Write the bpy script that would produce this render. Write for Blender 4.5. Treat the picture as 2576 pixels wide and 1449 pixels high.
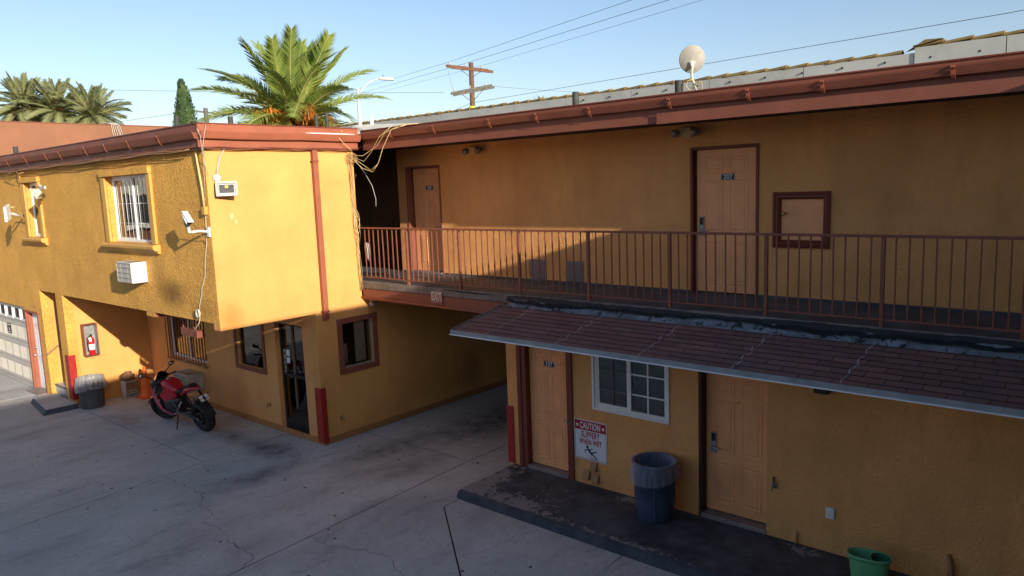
import bpy, bmesh, math, random
from mathutils import Vector, Matrix
random.seed(7)
SC = bpy.context.scene
for o in list(bpy.data.objects): bpy.data.objects.remove(o)
COL = SC.collection
R = math.radians

# ------------------------------------------------------------ camera
cam_d = bpy.data.cameras.new('camera'); cam = bpy.data.objects.new('camera', cam_d); COL.objects.link(cam)
RW = ((0.75569065, 0.65384638, -0.03763706), (0.06208374, -0.12872568, -0.98973497), (-0.65197948, 0.74559681, -0.13787002))
mw = Matrix(((RW[0][0], -RW[1][0], -RW[2][0], 11.322), (RW[0][1], -RW[1][1], -RW[2][1], -7.603), (RW[0][2], -RW[1][2], -RW[2][2], 4.6), (0, 0, 0, 1)))
cam.matrix_world = mw
cam_d.sensor_width = 36; cam_d.lens = 1885.06 / 2576 * 36; cam_d.clip_end = 3000; cam_d.clip_start = 0.05
SC.camera = cam
SC.render.resolution_x = 1024; SC.render.resolution_y = 576

# ------------------------------------------------------------ sky, sun, exposure
SUNV = Vector((1.0, -0.255, 0.285)).normalized()
ELEV = math.asin(SUNV.z); AZ = math.atan2(SUNV.x, SUNV.y)
W = bpy.data.worlds.new("World"); SC.world = W; W.use_nodes = True
nt = W.node_tree; nt.nodes.clear()
sky = nt.nodes.new('ShaderNodeTexSky'); sky.sky_type = 'NISHITA'; sky.sun_disc = False
sky.sun_elevation = ELEV; sky.sun_rotation = AZ; sky.altitude = 50; sky.air_density = 1.0; sky.dust_density = 1.0; sky.ozone_density = 2.0
bg = nt.nodes.new('ShaderNodeBackground'); bg.inputs['Strength'].default_value = 0.105
wo = nt.nodes.new('ShaderNodeOutputWorld'); tint = nt.nodes.new('ShaderNodeMix'); tint.data_type = 'RGBA'; tint.blend_type = 'MULTIPLY'; tint.inputs[0].default_value = 1.0; tint.inputs[7].default_value = (1.0, 0.94, 0.97, 1)
nt.links.new(sky.outputs[0], tint.inputs[6]); nt.links.new(tint.outputs[2], bg.inputs[0]); nt.links.new(bg.outputs[0], wo.inputs[0])
sd = bpy.data.lights.new('sun', 'SUN'); sd.energy = 3.9; sd.angle = R(0.53); sd.color = (1.0, 0.90, 0.75)
sun = bpy.data.objects.new('sun', sd); COL.objects.link(sun)
sun.rotation_euler = (-SUNV).to_track_quat('-Z', 'Y').to_euler(); sun.location = (40, -12, 30)
SC.view_settings.view_transform = 'Standard'; SC.view_settings.look = 'None'
SC.view_settings.exposure = 0.86; SC.view_settings.gamma = 1.0; SC.view_settings.use_curve_mapping = False

# ------------------------------------------------------------ materials
MATS = {}
def _base(name, rough=0.8, spec=0.3, metal=0.0):
    m = bpy.data.materials.new(name); m.use_nodes = True
    n = m.node_tree; b = n.nodes['Principled BSDF']
    b.inputs['Roughness'].default_value = rough; b.inputs['Metallic'].default_value = metal
    b.inputs['Specular IOR Level'].default_value = spec
    return m, n, b
def _noise(n, coord, scale, detail=4, rough=0.55, dist=0.0):
    t = n.nodes.new('ShaderNodeTexNoise'); t.inputs['Scale'].default_value = scale; t.inputs['Detail'].default_value = detail
    t.inputs['Roughness'].default_value = rough; t.inputs['Distortion'].default_value = dist
    n.links.new(coord, t.inputs['Vector']); return t.outputs['Fac']
def _ramp(n, fac, stops):
    r = n.nodes.new('ShaderNodeValToRGB'); e = r.color_ramp.elements
    while len(e) < len(stops): e.new(0.5)
    for el, (p, c) in zip(e, stops): el.position = p; el.color = c if len(c) == 4 else (*c, 1)
    n.links.new(fac, r.inputs[0]); return r.outputs[0]
def _mix(n, fac, a, b, mode='MIX'):
    m = n.nodes.new('ShaderNodeMix'); m.data_type = 'RGBA'; m.blend_type = mode
    for sock, v in ((m.inputs[0], fac), (m.inputs[6], a), (m.inputs[7], b)):
        if isinstance(v, (int, float)): sock.default_value = v
        elif isinstance(v, tuple): sock.default_value = (*v, 1) if len(v) == 3 else v
        else: n.links.new(v, sock)
    return m.outputs[2]
def _coord(n, scale=(1, 1, 1), obj=True):
    g = n.nodes.new('ShaderNodeNewGeometry'); mp = n.nodes.new('ShaderNodeMapping'); mp.inputs['Scale'].default_value = scale
    n.links.new(g.outputs['Position'], mp.inputs['Vector']); return mp.outputs[0]
def _ocoord(n, scale=(1, 1, 1)):
    g = n.nodes.new('ShaderNodeTexCoord'); mp = n.nodes.new('ShaderNodeMapping'); mp.inputs['Scale'].default_value = scale
    n.links.new(g.outputs['Object'], mp.inputs['Vector']); return mp.outputs[0]
def _bump(n, b, h, strength, dist, prev=None):
    u = n.nodes.new('ShaderNodeBump'); u.inputs['Strength'].default_value = strength; u.inputs['Distance'].default_value = dist
    n.links.new(h, u.inputs['Height'])
    if prev is not None: n.links.new(prev, u.inputs['Normal'])
    n.links.new(u.outputs[0], b.inputs['Normal']); return u.outputs[0]
def _blob(n, centre, radius, power=1.0):
    """soft round mask at a world position: 1 at the centre, 0 at the radius"""
    g = n.nodes.new('ShaderNodeNewGeometry'); s = n.nodes.new('ShaderNodeVectorMath'); s.operation = 'SUBTRACT'
    n.links.new(g.outputs['Position'], s.inputs[0]); s.inputs[1].default_value = centre
    d = n.nodes.new('ShaderNodeVectorMath'); d.operation = 'DIVIDE'; n.links.new(s.outputs[0], d.inputs[0]); d.inputs[1].default_value = radius
    l = n.nodes.new('ShaderNodeVectorMath'); l.operation = 'LENGTH'; n.links.new(d.outputs[0], l.inputs[0])
    mr = n.nodes.new('ShaderNodeMapRange'); mr.interpolation_type = 'SMOOTHSTEP'
    mr.inputs[1].default_value = 0; mr.inputs[2].default_value = 1; mr.inputs[3].default_value = power; mr.inputs[4].default_value = 0
    n.links.new(l.outputs['Value'], mr.inputs[0]); return mr.outputs[0]
def _mul(n, a, b, op='MULTIPLY'):
    m = n.nodes.new('ShaderNodeMath'); m.operation = op; m.use_clamp = True
    for s, v in ((m.inputs[0], a), (m.inputs[1], b)):
        if isinstance(v, (int, float)): s.default_value = v
        else: n.links.new(v, s)
    return m.outputs[0]

def paint(name, col, rough=0.6, var=0.12, scale=3.0, bump=0.15, bscale=60, bdist=0.003, spec=0.3, metal=0.0, chips=None, chipcol=(0.5, 0.42, 0.33), obj=False, grime=0.0):
    if name in MATS: return MATS[name]
    m, n, b = _base(name, rough, spec, metal)
    c = _ocoord(n) if obj else _coord(n)
    lo = tuple(v * (1 - var) for v in col); hi = tuple(min(1, v * (1 + var)) for v in col)
    k = _ramp(n, _noise(n, c, scale, 5), [(0.3, lo), (0.7, hi)])
    if grime: k = _mix(n, _ramp(n, _noise(n, c, scale * 0.6, 6, 0.65), [(0.5, (0, 0, 0)), (0.75, (grime, grime, grime))]), k, tuple(v * 0.35 for v in col))
    if chips: k = _mix(n, _ramp(n, _noise(n, c, 22, 6, 0.7), [(chips, (0, 0, 0)), (chips + 0.015, (1, 1, 1))]), k, chipcol)
    n.links.new(k, b.inputs['Base Color'])
    n.links.new(_ramp(n, _noise(n, c, scale * 2, 3), [(0.3, (rough * 0.85,) * 3), (0.7, (min(1, rough * 1.15),) * 3)]), b.inputs['Roughness'])
    if bump: _bump(n, b, _noise(n, c, bscale, 3), bump, bdist)
    MATS[name] = m; return m

def stucco(name, col, fine=55, coarse=9, s1=0.5, s2=0.4, streak=0.25, lace=False, marks=()):
    m, n, b = _base(name, 0.82, 0.25)
    c = _coord(n)
    k = _ramp(n, _noise(n, c, 1.1, 5), [(0.3, tuple(v * 0.84 for v in col)), (0.72, tuple(min(1, v * 1.08) for v in col))])
    cs = _coord(n, (2.2, 2.2, 0.5))
    k = _mix(n, _ramp(n, _noise(n, cs, 1.6, 6, 0.6), [(0.48, (0, 0, 0)), (0.8, (streak,) * 3)]), k, tuple(v * 0.5 for v in col))
    k = _mix(n, _ramp(n, _noise(n, c, fine * 0.8, 2), [(0.3, (0.12,) * 3), (0.6, (0, 0, 0))]), k, tuple(v * 0.6 for v in col))
    for cen, rad, pw, sc in marks:
        k = _mix(n, _blob(n, cen, rad, pw), k, sc)
    n.links.new(k, b.inputs['Base Color'])
    p = None
    if lace:
        a = _ramp(n, _noise(n, c, coarse, 3, 0.5, 1.2), [(0.42, (0, 0, 0)), (0.5, (1, 1, 1)), (0.62, (0.5, 0.5, 0.5))])
        p = _bump(n, b, a, s2, 0.02)
    else:
        p = _bump(n, b, _noise(n, c, coarse, 2), s2, 0.02)
    f = _ramp(n, _noise(n, c, fine, 2, 0.6), [(0.35, (0, 0, 0)), (0.65, (1, 1, 1))])
    p2 = _bump(n, b, f, s1, 0.008, p)
    _bump(n, b, _noise(n, c, 1.6, 3), 0.5, 0.06, p2)
    MATS[name] = m; return m

YEL = (0.76, 0.375, 0.135)  # one wall paint throughout; this tint carries the shade of wing and recess
YELF = (0.76, 0.405, 0.09)  # same paint, with the front's sunlit yellow put into the colour
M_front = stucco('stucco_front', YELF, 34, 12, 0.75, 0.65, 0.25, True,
                 marks=(((-1.55, -1.79, 2.95), (0.75, 0.4, 0.42), 0.8, (0.13, 0.06, 0.015)), ((-0.55, -1.79, 2.75), (0.8, 0.4, 0.3), 0.35, (0.16, 0.075, 0.02)),
                         ((-2.0, -1.79, 3.1), (0.5, 0.4, 0.55), 0.35, (0.18, 0.085, 0.02)), ((-4.5, -1.79, 5.25), (5.5, 0.4, 0.2), 0.3, (0.2, 0.1, 0.03))))  # brown stains; the last entry only darkens the wall along its top
M_side = stucco('stucco_side', (0.70, 0.36, 0.11), 42, 3, 0.22, 0.15, 0.08, False,  # same paint again, its tint shifted for the walls in full sun
                marks=(((0, -1.6, 2.6), (0.3, 0.35, 0.45), 0.6, (0.5, 0.17, 0.03)), ((0, 3.9, 0.6), (0.3, 0.5, 0.7), 0.4, (0.2, 0.09, 0.03)), ((0, -1.42, 4.25), (0.05, 0.045, 0.07), 1, (0.75, 0.6, 0.3)), ((0, -1.35, 4.16), (0.05, 0.03, 0.05), 1, (0.75, 0.6, 0.3))))
M_wing = stucco('stucco_wing', YEL, 32, 14, 0.65, 0.16, 0.32, False)
M_rec = stucco('stucco_recess', YEL, 48, 10, 0.4, 0.2, 0.12, False)
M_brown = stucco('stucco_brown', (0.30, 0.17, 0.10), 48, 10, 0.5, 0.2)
M_foot = stucco('stucco_footing', (0.42, 0.2, 0.07), 30, 6, 0.6, 0.5, 0.5)
M_doorp = paint('door_paint', (0.85, 0.385, 0.165), 0.5, 0.06, 4, 0.1, 90, 0.002, 0.4, grime=0.22)
M_rust = paint('salmon_paint', (0.215, 0.07, 0.043), 0.55, 0.1, 3, 0.25, 30, 0.004, 0.35)
M_rustw = paint('salmon_paint_worn', (0.30, 0.092, 0.05), 0.55, 0.1, 3, 0.25, 30, 0.004, 0.35, chips=0.69, chipcol=(0.75, 0.55, 0.4))
M_maroon = paint('maroon_paint', (0.17, 0.04, 0.022), 0.5, 0.12, 4, 0.2, 40, 0.003, 0.4)
M_darkjamb = paint('dark_jamb', (0.055, 0.03, 0.02), 0.6, 0.15, 6, 0)
M_rail = paint('rail_paint', (0.215, 0.072, 0.043), 0.5, 0.15, 8, 0.2, 60, 0.002, 0.4)
M_red = paint('red_guard', (0.33, 0.018, 0.014), 0.45, 0.12, 5, 0.2, 40, 0.003, 0.4, chips=0.66, chipcol=(0.6, 0.5, 0.42))
M_white = paint('white_vinyl', (0.78, 0.78, 0.76), 0.4, 0.04, 4, 0.0, spec=0.4)
M_whitep = paint('white_plastic', (0.72, 0.73, 0.72), 0.35, 0.06, 6, 0.0, spec=0.5)
M_dirtyw = paint('weathered_white', (0.45, 0.43, 0.37), 0.6, 0.15, 6, 0.2, 40, grime=0.6)
M_cream = paint('cream_conduit', (0.6, 0.45, 0.2), 0.5, 0.1, 6)
M_ycond = paint('yellow_conduit', (0.6, 0.32, 0.07), 0.5, 0.1, 6)
M_grey = paint('grey_metal', (0.3, 0.3, 0.29), 0.45, 0.15, 8, 0.1, 60, metal=0.4)
M_steel = paint('brushed_steel', (0.5, 0.5, 0.5), 0.35, 0.1, 20, 0, metal=0.9)
M_alu = paint('drip_aluminium', (0.30, 0.33, 0.36), 0.38, 0.15, 5, 0.15, 20, 0.004, metal=0.7)
M_black = paint('black_plastic', (0.02, 0.02, 0.021), 0.45, 0.2, 10, 0)
M_vent = paint('vent_pipe', (0.045, 0.05, 0.04), 0.7, 0.3, 14, 0.3, 40)
M_parap = stucco('salmon_parapet', (0.25, 0.115, 0.065), 40, 6, 0.25, 0.1, 0.1)
M_garage = paint('garage_paint', (0.50, 0.47, 0.42), 0.5, 0.06, 3, 0.1, 40)
M_plate = paint('plate_green', (0.015, 0.035, 0.045), 0.4, 0.1, 10, 0)
M_signw = paint('sign_white', (0.72, 0.73, 0.76), 0.4, 0.04, 6, 0)
M_signr = paint('sign_red', (0.42, 0.015, 0.025), 0.4, 0.06, 6, 0)
M_ink = paint('sign_ink', (0.015, 0.015, 0.02), 0.4, 0.05, 6, 0)
M_gold = paint('brass', (0.5, 0.38, 0.12), 0.3, 0.1, 20, 0, metal=0.9)
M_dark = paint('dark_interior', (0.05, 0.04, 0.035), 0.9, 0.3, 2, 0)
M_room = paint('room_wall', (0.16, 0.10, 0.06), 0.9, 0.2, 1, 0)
M_curtain = paint('curtain_cloth', (0.45, 0.42, 0.36), 0.9, 0.1, 8, 0.2, 80)
M_curtg = paint('curtain_grey', (0.32, 0.36, 0.34), 0.9, 0.15, 8, 0.2, 80)
M_membrane = paint('roof_membrane', (0.68, 0.65, 0.55), 0.7, 0.08, 3, 0.3, 10, 0.01, grime=0.3)
M_wood = paint('pole_wood', (0.13, 0.075, 0.045), 0.85, 0.35, 6, 0.5, 30, 0.01)
M_xarm = paint('crossarm_wood', (0.17, 0.085, 0.05), 0.8, 0.25, 4, 0.4, 20, 0.01)
M_xgrey = paint('crossarm_grey', (0.13, 0.125, 0.11), 0.8, 0.3, 4, 0.4, 20, 0.01)
M_wire = paint('wire', (0.12, 0.12, 0.12), 0.6, 0.1, 2, 0)
M_wirel = paint('wire_light', (0.5, 0.48, 0.42), 0.5, 0.15, 12, 0)
M_lampp = paint('lamp_pole', (0.55, 0.56, 0.55), 0.5, 0.1, 3, 0)
M_cone = paint('cone_orange', (0.75, 0.13, 0.02), 0.5, 0.12, 8, 0, grime=0.5)
M_extred = paint('extinguisher_red', (0.6, 0.012, 0.012), 0.25, 0.05, 8, 0, spec=0.5)
M_bagp = paint('bag_paper', (0.5, 0.47, 0.42), 0.8, 0.15, 10, 0.4, 25, 0.01)
M_bagb = paint('bag_brown', (0.22, 0.12, 0.06), 0.85, 0.2, 10, 0.5, 20, 0.015)
M_mfair = paint('motorcycle_red', (0.42, 0.012, 0.02), 0.22, 0.08, 6, 0, spec=0.6)
M_mpink = paint('motorcycle_pink_red', (0.45, 0.05, 0.10), 0.3, 0.1, 6, 0, spec=0.5)  # pinker red, used on one side fairing only
M_rubber = paint('tyre_rubber', (0.018, 0.018, 0.018), 0.75, 0.2, 20, 0.3, 60)
M_engine = paint('engine_metal', (0.06, 0.06, 0.065), 0.4, 0.3, 25, 0.3, 40, metal=0.6)
M_seat = paint('seat_vinyl', (0.02, 0.02, 0.022), 0.5, 0.2, 10, 0.2, 60)
M_mirror = paint('mirror_glass', (0.6, 0.63, 0.65), 0.08, 0.05, 4, 0, metal=1.0)
M_lens = paint('tail_lens', (0.25, 0.1, 0.09), 0.2, 0.1, 5, 0, spec=0.6)
M_lampdk = paint('lamp_reflector_dark', (0.035, 0.033, 0.035), 0.5, 0.3, 6, 0)
M_led = paint('led_chip', (0.8, 0.65, 0.05), 0.4, 0.05, 10, 0)
M_binblue = paint('bin_blue', (0.05, 0.078, 0.135), 0.5, 0.12, 6, 0.2, 30, 0.003, grime=0.4)
M_bingrey = paint('bin_grey', (0.085, 0.085, 0.095), 0.55, 0.12, 6, 0.2, 30, 0.003, grime=0.4)
M_bucket = paint('bucket_green', (0.14, 0.42, 0.2), 0.4, 0.08, 6, 0.0, spec=0.4)
M_tan = paint('tan_hood', (0.33, 0.19, 0.09), 0.6, 0.08, 9, 0.1)
M_drain = paint('threshold_metal', (0.28, 0.25, 0.24), 0.45, 0.2, 8, 0.2, 40, metal=0.4)
M_rooftop = paint('flat_roof', (0.3, 0.29, 0.27), 0.9, 0.2, 1.5, 0.3, 30)
M_rooftopd = paint('dark_roof', (0.06, 0.065, 0.06), 0.9, 0.3, 6, 0.3, 30)
M_bluepanel = paint('metal_access_panel', (0.16, 0.16, 0.17), 0.45, 0.1, 8, 0.1, metal=0.3)
M_pipel = paint('pipe_white', (0.7, 0.7, 0.68), 0.5, 0.06, 5, 0)

def tiles_mat():
    m, n, b = _base('roof_tile_clay', 0.85, 0.2)
    oi = n.nodes.new('ShaderNodeObjectInfo'); c = _coord(n)
    k = _ramp(n, oi.outputs['Random'], [(0, (0.18, 0.12, 0.05)), (0.5, (0.23, 0.16, 0.06)), (1, (0.15, 0.11, 0.06))])
    k = _mix(n, _ramp(n, _noise(n, c, 12, 5), [(0.4, (0, 0, 0)), (0.65, (0.7,) * 3)]), k, (0.28, 0.2, 0.07))
    n.links.new(k, b.inputs['Base Color']); _bump(n, b, _noise(n, c, 40, 3), 0.4, 0.01); return m
M_tile = tiles_mat()
def shingle_mat():
    m, n, b = _base('asphalt_shingle', 0.92, 0.15)
    oi = n.nodes.new('ShaderNodeObjectInfo'); c = _coord(n)
    k = _ramp(n, oi.outputs['Random'], [(0, (0.20, 0.105, 0.09)), (0.35, (0.28, 0.14, 0.115)), (0.7, (0.24, 0.135, 0.12)), (1, (0.33, 0.165, 0.135))])
    k = _mix(n, _ramp(n, _noise(n, c, 2.2, 6, 0.6), [(0.42, (0, 0, 0)), (0.7, (0.55,) * 3)]), k, (0.16, 0.13, 0.13))
    k = _mix(n, _ramp(n, _noise(n, c, 160, 2), [(0.35, (0.45,) * 3), (0.65, (0, 0, 0))]), k, (0.05, 0.022, 0.02))
    k = _mix(n, _ramp(n, _noise(n, c, 55, 2), [(0.74, (0, 0, 0)), (0.78, (0.6,) * 3)]), k, (0.4, 0.33, 0.3))
    n.links.new(k, b.inputs['Base Color']); _bump(n, b, _noise(n, c, 180, 2), 0.6, 0.004); return m
M_shingle = shingle_mat()
M_butt = paint('shingle_butt_shade', (0.05, 0.033, 0.03), 0.9, 0.2, 20, 0)  # dark bitumen edge colour, standing in for the shadow lines between rows
M_seamw = paint('chalky_seam', (0.42, 0.38, 0.36), 0.9, 0.3, 30, 0.2)

def _mixvec(n, c, amt):
    t = n.nodes.new('ShaderNodeTexNoise'); t.inputs['Scale'].default_value = 7; n.links.new(c, t.inputs['Vector'])
    s = n.nodes.new('ShaderNodeVectorMath'); s.operation = 'SCALE'; s.inputs['Scale'].default_value = amt; n.links.new(t.outputs['Color'], s.inputs[0])
    a = n.nodes.new('ShaderNodeVectorMath'); a.operation = 'ADD'; n.links.new(c, a.inputs[0]); n.links.new(s.outputs[0], a.inputs[1]); return a.outputs[0]
def ground_mat(name, col, stain=1.0):
    m, n, b = _base(name, 0.85, 0.25)
    c = _coord(n)
    k = _ramp(n, _noise(n, c, 0.55, 6, 0.6), [(0.3, tuple(v * 0.8 for v in col)), (0.7, tuple(v * 1.12 for v in col))])
    k = _mix(n, _ramp(n, _noise(n, c, 9, 6, 0.7), [(0.35, (0.35,) * 3), (0.6, (0, 0, 0))]), k, tuple(v * 0.62 for v in col))
    # oily traffic stains drawn out along the lane into the passage
    cs = _coord(n, (0.9, 0.42, 1))
    s = _ramp(n, _noise(n, cs, 1.0, 7, 0.62, 0.6), [(0.5, (0, 0, 0)), (0.75, (0.34 * stain,) * 3)])
    k = _mix(n, s, k, (0.045, 0.042, 0.042))
    for cen, rad, pw in (((-0.6, -0.7, 0), (1.1, 0.55, 1), 0.95), ((-1.9, -0.75, 0), (1.0, 0.45, 1), 0.7), ((1.6, 3.0, 0), (1.2, 3.0, 1), 0.95), ((1.1, 0.5, 0), (0.7, 1.7, 1), 0.7), ((0.35, -1.6, 0), (0.5, 1.3, 1), 0.65), ((2.2, 0.2, 0), (0.5, 1.2, 1), 0.5), ((-4.6, -1.6, 0), (1.2, 0.4, 1), 0.4), ((1.9, -3.6, 0), (0.5, 0.9, 1), 0.35)):  # dark smudges; the long one also paints the passage's shade onto the floor
        k = _mix(n, _mul(n, _blob(n, cen, rad, pw), _ramp(n, _noise(n, c, 3.2, 6, 0.65), [(0.32, (0.25,) * 3), (0.62, (1, 1, 1))])), k, (0.045, 0.043, 0.045))
    for cen, rad in (((-3.3, -2.0, 0), (0.5, 0.16, 1)), ((-2.1, -1.95, 0), (0.6, 0.14, 1)), ((0.0, -0.35, 0), (0.5, 0.22, 1))):
        k = _mix(n, _mul(n, _blob(n, cen, rad, 0.9), _ramp(n, _noise(n, c, 14, 6, 0.7), [(0.48, (0, 0, 0)), (0.56, (1, 1, 1))])), k, (0.42, 0.4, 0.38))
    k = _mix(n, _ramp(n, _noise(n, c, 26, 8, 0.8), [(0.52, (0, 0, 0)), (0.72, (0.5,) * 3)]), k, (0.11, 0.11, 0.11))
    k = _mix(n, _ramp(n, _noise(n, _coord(n, (1.2, 0.35, 1)), 2.6, 9, 0.75), [(0.54, (0, 0, 0)), (0.72, (0.45,) * 3)]), k, (0.12, 0.115, 0.11))
    # trodden gum and oil drips
    v = n.nodes.new('ShaderNodeTexVoronoi'); v.inputs['Scale'].default_value = 3.4; v.inputs['Randomness'].default_value = 1.0; n.links.new(c, v.inputs['Vector'])
    spot = _ramp(n, v.outputs['Distance'], [(0.075, (0.85,) * 3), (0.10, (0, 0, 0))])
    sel = n.nodes.new('ShaderNodeSeparateColor'); n.links.new(v.outputs['Color'], sel.inputs[0])
    spot = _mul(n, spot, _ramp(n, sel.outputs[0], [(0.62, (0, 0, 0)), (0.64, (1, 1, 1))]))
    k = _mix(n, spot, k, (0.02, 0.02, 0.022))
    v2 = n.nodes.new('ShaderNodeTexVoronoi'); v2.inputs['Scale'].default_value = 9; n.links.new(c, v2.inputs['Vector'])
    sel2 = n.nodes.new('ShaderNodeSeparateColor'); n.links.new(v2.outputs['Color'], sel2.inputs[0])
    sp2 = _mul(n, _ramp(n, v2.outputs['Distance'], [(0.09, (0.7,) * 3), (0.13, (0, 0, 0))]), _ramp(n, sel2.outputs[1], [(0.72, (0, 0, 0)), (0.74, (1, 1, 1))]))
    k = _mix(n, sp2, k, (0.04, 0.04, 0.042))
    v3 = n.nodes.new('ShaderNodeTexVoronoi'); v3.inputs['Scale'].default_value = 1.1; n.links.new(_mixvec(n, c, 0.12), v3.inputs['Vector'])
    sel3 = n.nodes.new('ShaderNodeSeparateColor'); n.links.new(v3.outputs['Color'], sel3.inputs[0])
    sp3 = _mul(n, _ramp(n, v3.outputs['Distance'], [(0.05, (0.75,) * 3), (0.085, (0, 0, 0))]), _ramp(n, sel3.outputs[2], [(0.55, (0, 0, 0)), (0.57, (1, 1, 1))]))
    k = _mix(n, sp3, k, (0.03, 0.03, 0.032))
    n.links.new(k, b.inputs['Base Color'])
    p = _bump(n, b, _noise(n, c, 70, 4, 0.7), 0.35, 0.004)
    _bump(n, b, _noise(n, c, 2.5, 4), 0.3, 0.03, p)
    return m
M_conc = ground_mat('courtyard_concrete', (0.49, 0.478, 0.442))
M_ground = paint('outer_ground', (0.16, 0.15, 0.13), 0.95, 0.2, 0.4, 0.2, 10)
M_crack = paint('crack_dark', (0.02, 0.02, 0.02), 0.95, 0.1, 3, 0)
def tar_mat(name, tar, bare, t0, extra=()):
    m, n, b = _base(name, 0.6, 0.35); c = _coord(n)
    k = _ramp(n, _noise(n, c, 3, 6, 0.65), [(0.35, tuple(v * 0.6 for v in tar)), (0.7, tuple(v * 1.6 for v in tar))])
    bare_f = _noise(n, c, 7.5, 8, 0.72, 0.4)
    if extra:
        acc = None
        for cen, rad, pw in extra:
            q = _blob(n, cen, rad, pw); acc = q if acc is None else _mul(n, acc, q, 'ADD')
        bare_f = _mul(n, bare_f, acc, 'ADD')
    f = _ramp(n, bare_f, [(t0, (0, 0, 0)), (t0 + 0.03, (1, 1, 1))])
    k = _mix(n, f, k, bare)
    n.links.new(k, b.inputs['Base Color'])
    p = _bump(n, b, f, -0.5, 0.004) if False else None
    _bump(n, b, _noise(n, c, 45, 4, 0.7), 0.4, 0.006); return m
M_walk = tar_mat('painted_walk', (0.062, 0.069, 0.082), (0.26, 0.24, 0.23), 0.645,
                 extra=(((3.75, 0.4, 0.13), (0.5, 1.1, 1), 0.26), ((4.5, -0.1, 0.13), (1.3, 0.45, 1), 0.22), ((5.9, 0.95, 0.13), (0.35, 0.22, 1), 0.27), ((6.15, 0.95, 0.13), (0.2, 0.15, 1), 0.27), ((8.3, 0.95, 0.13), (0.35, 0.25, 1), 0.22), ((6.3, -0.15, 0.13), (1.9, 0.18, 1), 0.17), ((4.9, 0.4, 0.13), (1.2, 0.7, 1), 0.08)))
M_kerb = tar_mat('kerb_paint', (0.035, 0.046, 0.062), (0.1, 0.1, 0.1), 0.72)
M_deck = tar_mat('deck_coating', (0.06, 0.075, 0.09), (0.16, 0.15, 0.14), 0.7, extra=(((0.3, 1.5, 2.9), (2.2, 1.2, 1), 0.35),))
M_slabe = tar_mat('slab_edge', (0.15, 0.13, 0.115), (0.05, 0.045, 0.05), 0.62)
M_flash = tar_mat('roof_flashing', (0.14, 0.165, 0.19), (0.02, 0.021, 0.025), 0.55)
M_tarb = paint('black_tar', (0.014, 0.015, 0.018), 0.55, 0.4, 12, 0.6, 30, 0.01)

def glass_mat(name, tint=(0.6, 0.62, 0.6), ior=1.5):
    m = bpy.data.materials.new(name); m.use_nodes = True; n = m.node_tree; n.nodes.clear()
    o = n.nodes.new('ShaderNodeOutputMaterial'); mx = n.nodes.new('ShaderNodeMixShader'); t = n.nodes.new('ShaderNodeBsdfTransparent'); g = n.nodes.new('ShaderNodeBsdfGlossy')
    t.inputs[0].default_value = (*tint, 1); g.inputs['Roughness'].default_value = 0.015; g.inputs[0].default_value = (0.95, 0.95, 0.95, 1)
    f = n.nodes.new('ShaderNodeFresnel'); f.inputs[0].default_value = ior
    c = _coord(n); u = n.nodes.new('ShaderNodeBump'); u.inputs['Strength'].default_value = 0.12; u.inputs['Distance'].default_value = 0.02
    n.links.new(_noise(n, c, 2.0, 1), u.inputs['Height']); n.links.new(u.outputs[0], g.inputs['Normal'])
    ad = n.nodes.new('ShaderNodeMath'); ad.operation = 'MULTIPLY_ADD'; ad.inputs[1].default_value = 1.15; ad.inputs[2].default_value = 0.04; ad.use_clamp = True
    n.links.new(f.outputs[0], ad.inputs[0]); n.links.new(ad.outputs[0], mx.inputs[0]); n.links.new(t.outputs[0], mx.inputs[1]); n.links.new(g.outputs[0], mx.inputs[2]); n.links.new(mx.outputs[0], o.inputs[0]); return m
M_glass = glass_mat('window_glass', (0.55, 0.58, 0.55), 1.6)
M_glassc = glass_mat('window_glass_clear', (0.88, 0.88, 0.86), 1.45)
M_glassd = glass_mat('window_glass_dark', (0.28, 0.27, 0.26), 1.5)
def liner_mat(name, col, alpha=0.5):
    m, n, b = _base(name, 0.3, 0.5); c = _coord(n)
    b.inputs['Base Color'].default_value = (*col, 1)
    lw = n.nodes.new('ShaderNodeLayerWeight'); lw.inputs[0].default_value = 0.35
    st = _ramp(n, _noise(n, _coord(n, (1, 1, 0.2)), 22, 4, 0.6), [(0.35, (alpha * 0.5,) * 3), (0.7, (min(1, alpha * 1.6),) * 3)])
    n.links.new(_mul(n, st, _mul(n, lw.outputs['Facing'], 0.55), 'ADD'), b.inputs['Alpha'])
    _bump(n, b, _noise(n, _coord(n, (1, 1, 0.25)), 30, 4, 0.6), 0.7, 0.02); return m
M_liner = liner_mat('bin_liner_film', (0.42, 0.45, 0.55), 0.2)
M_linerw = liner_mat('bin_liner_pale', (0.6, 0.59, 0.57), 0.3)

def leaf_mat(name, lo, mid, hi, scale=1.0, trans=0.25):
    m, n, b = _base(name, 0.5, 0.35); c = _coord(n); oi = n.nodes.new('ShaderNodeObjectInfo')
    k = _ramp(n, _noise(n, c, scale, 3), [(0.3, lo), (0.52, mid), (0.75, hi)])
    k = _mix(n, _ramp(n, oi.outputs['Random'], [(0.0, (0.45,) * 3), (1.0, (0.0,) * 3)]), k, lo)
    n.links.new(k, b.inputs['Base Color'])
    tr = n.nodes.new('ShaderNodeBsdfTranslucent'); n.links.new(k, tr.inputs[0]); mx = n.nodes.new('ShaderNodeMixShader'); mx.inputs[0].default_value = trans
    o = n.nodes['Material Output']; n.links.new(b.outputs[0], mx.inputs[1]); n.links.new(tr.outputs[0], mx.inputs[2]); n.links.new(mx.outputs[0], o.inputs[0]); return m
M_frond = leaf_mat('palm_frond', (0.13, 0.19, 0.045), (0.27, 0.34, 0.07), (0.42, 0.46, 0.10), 0.6, 0.35)
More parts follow.
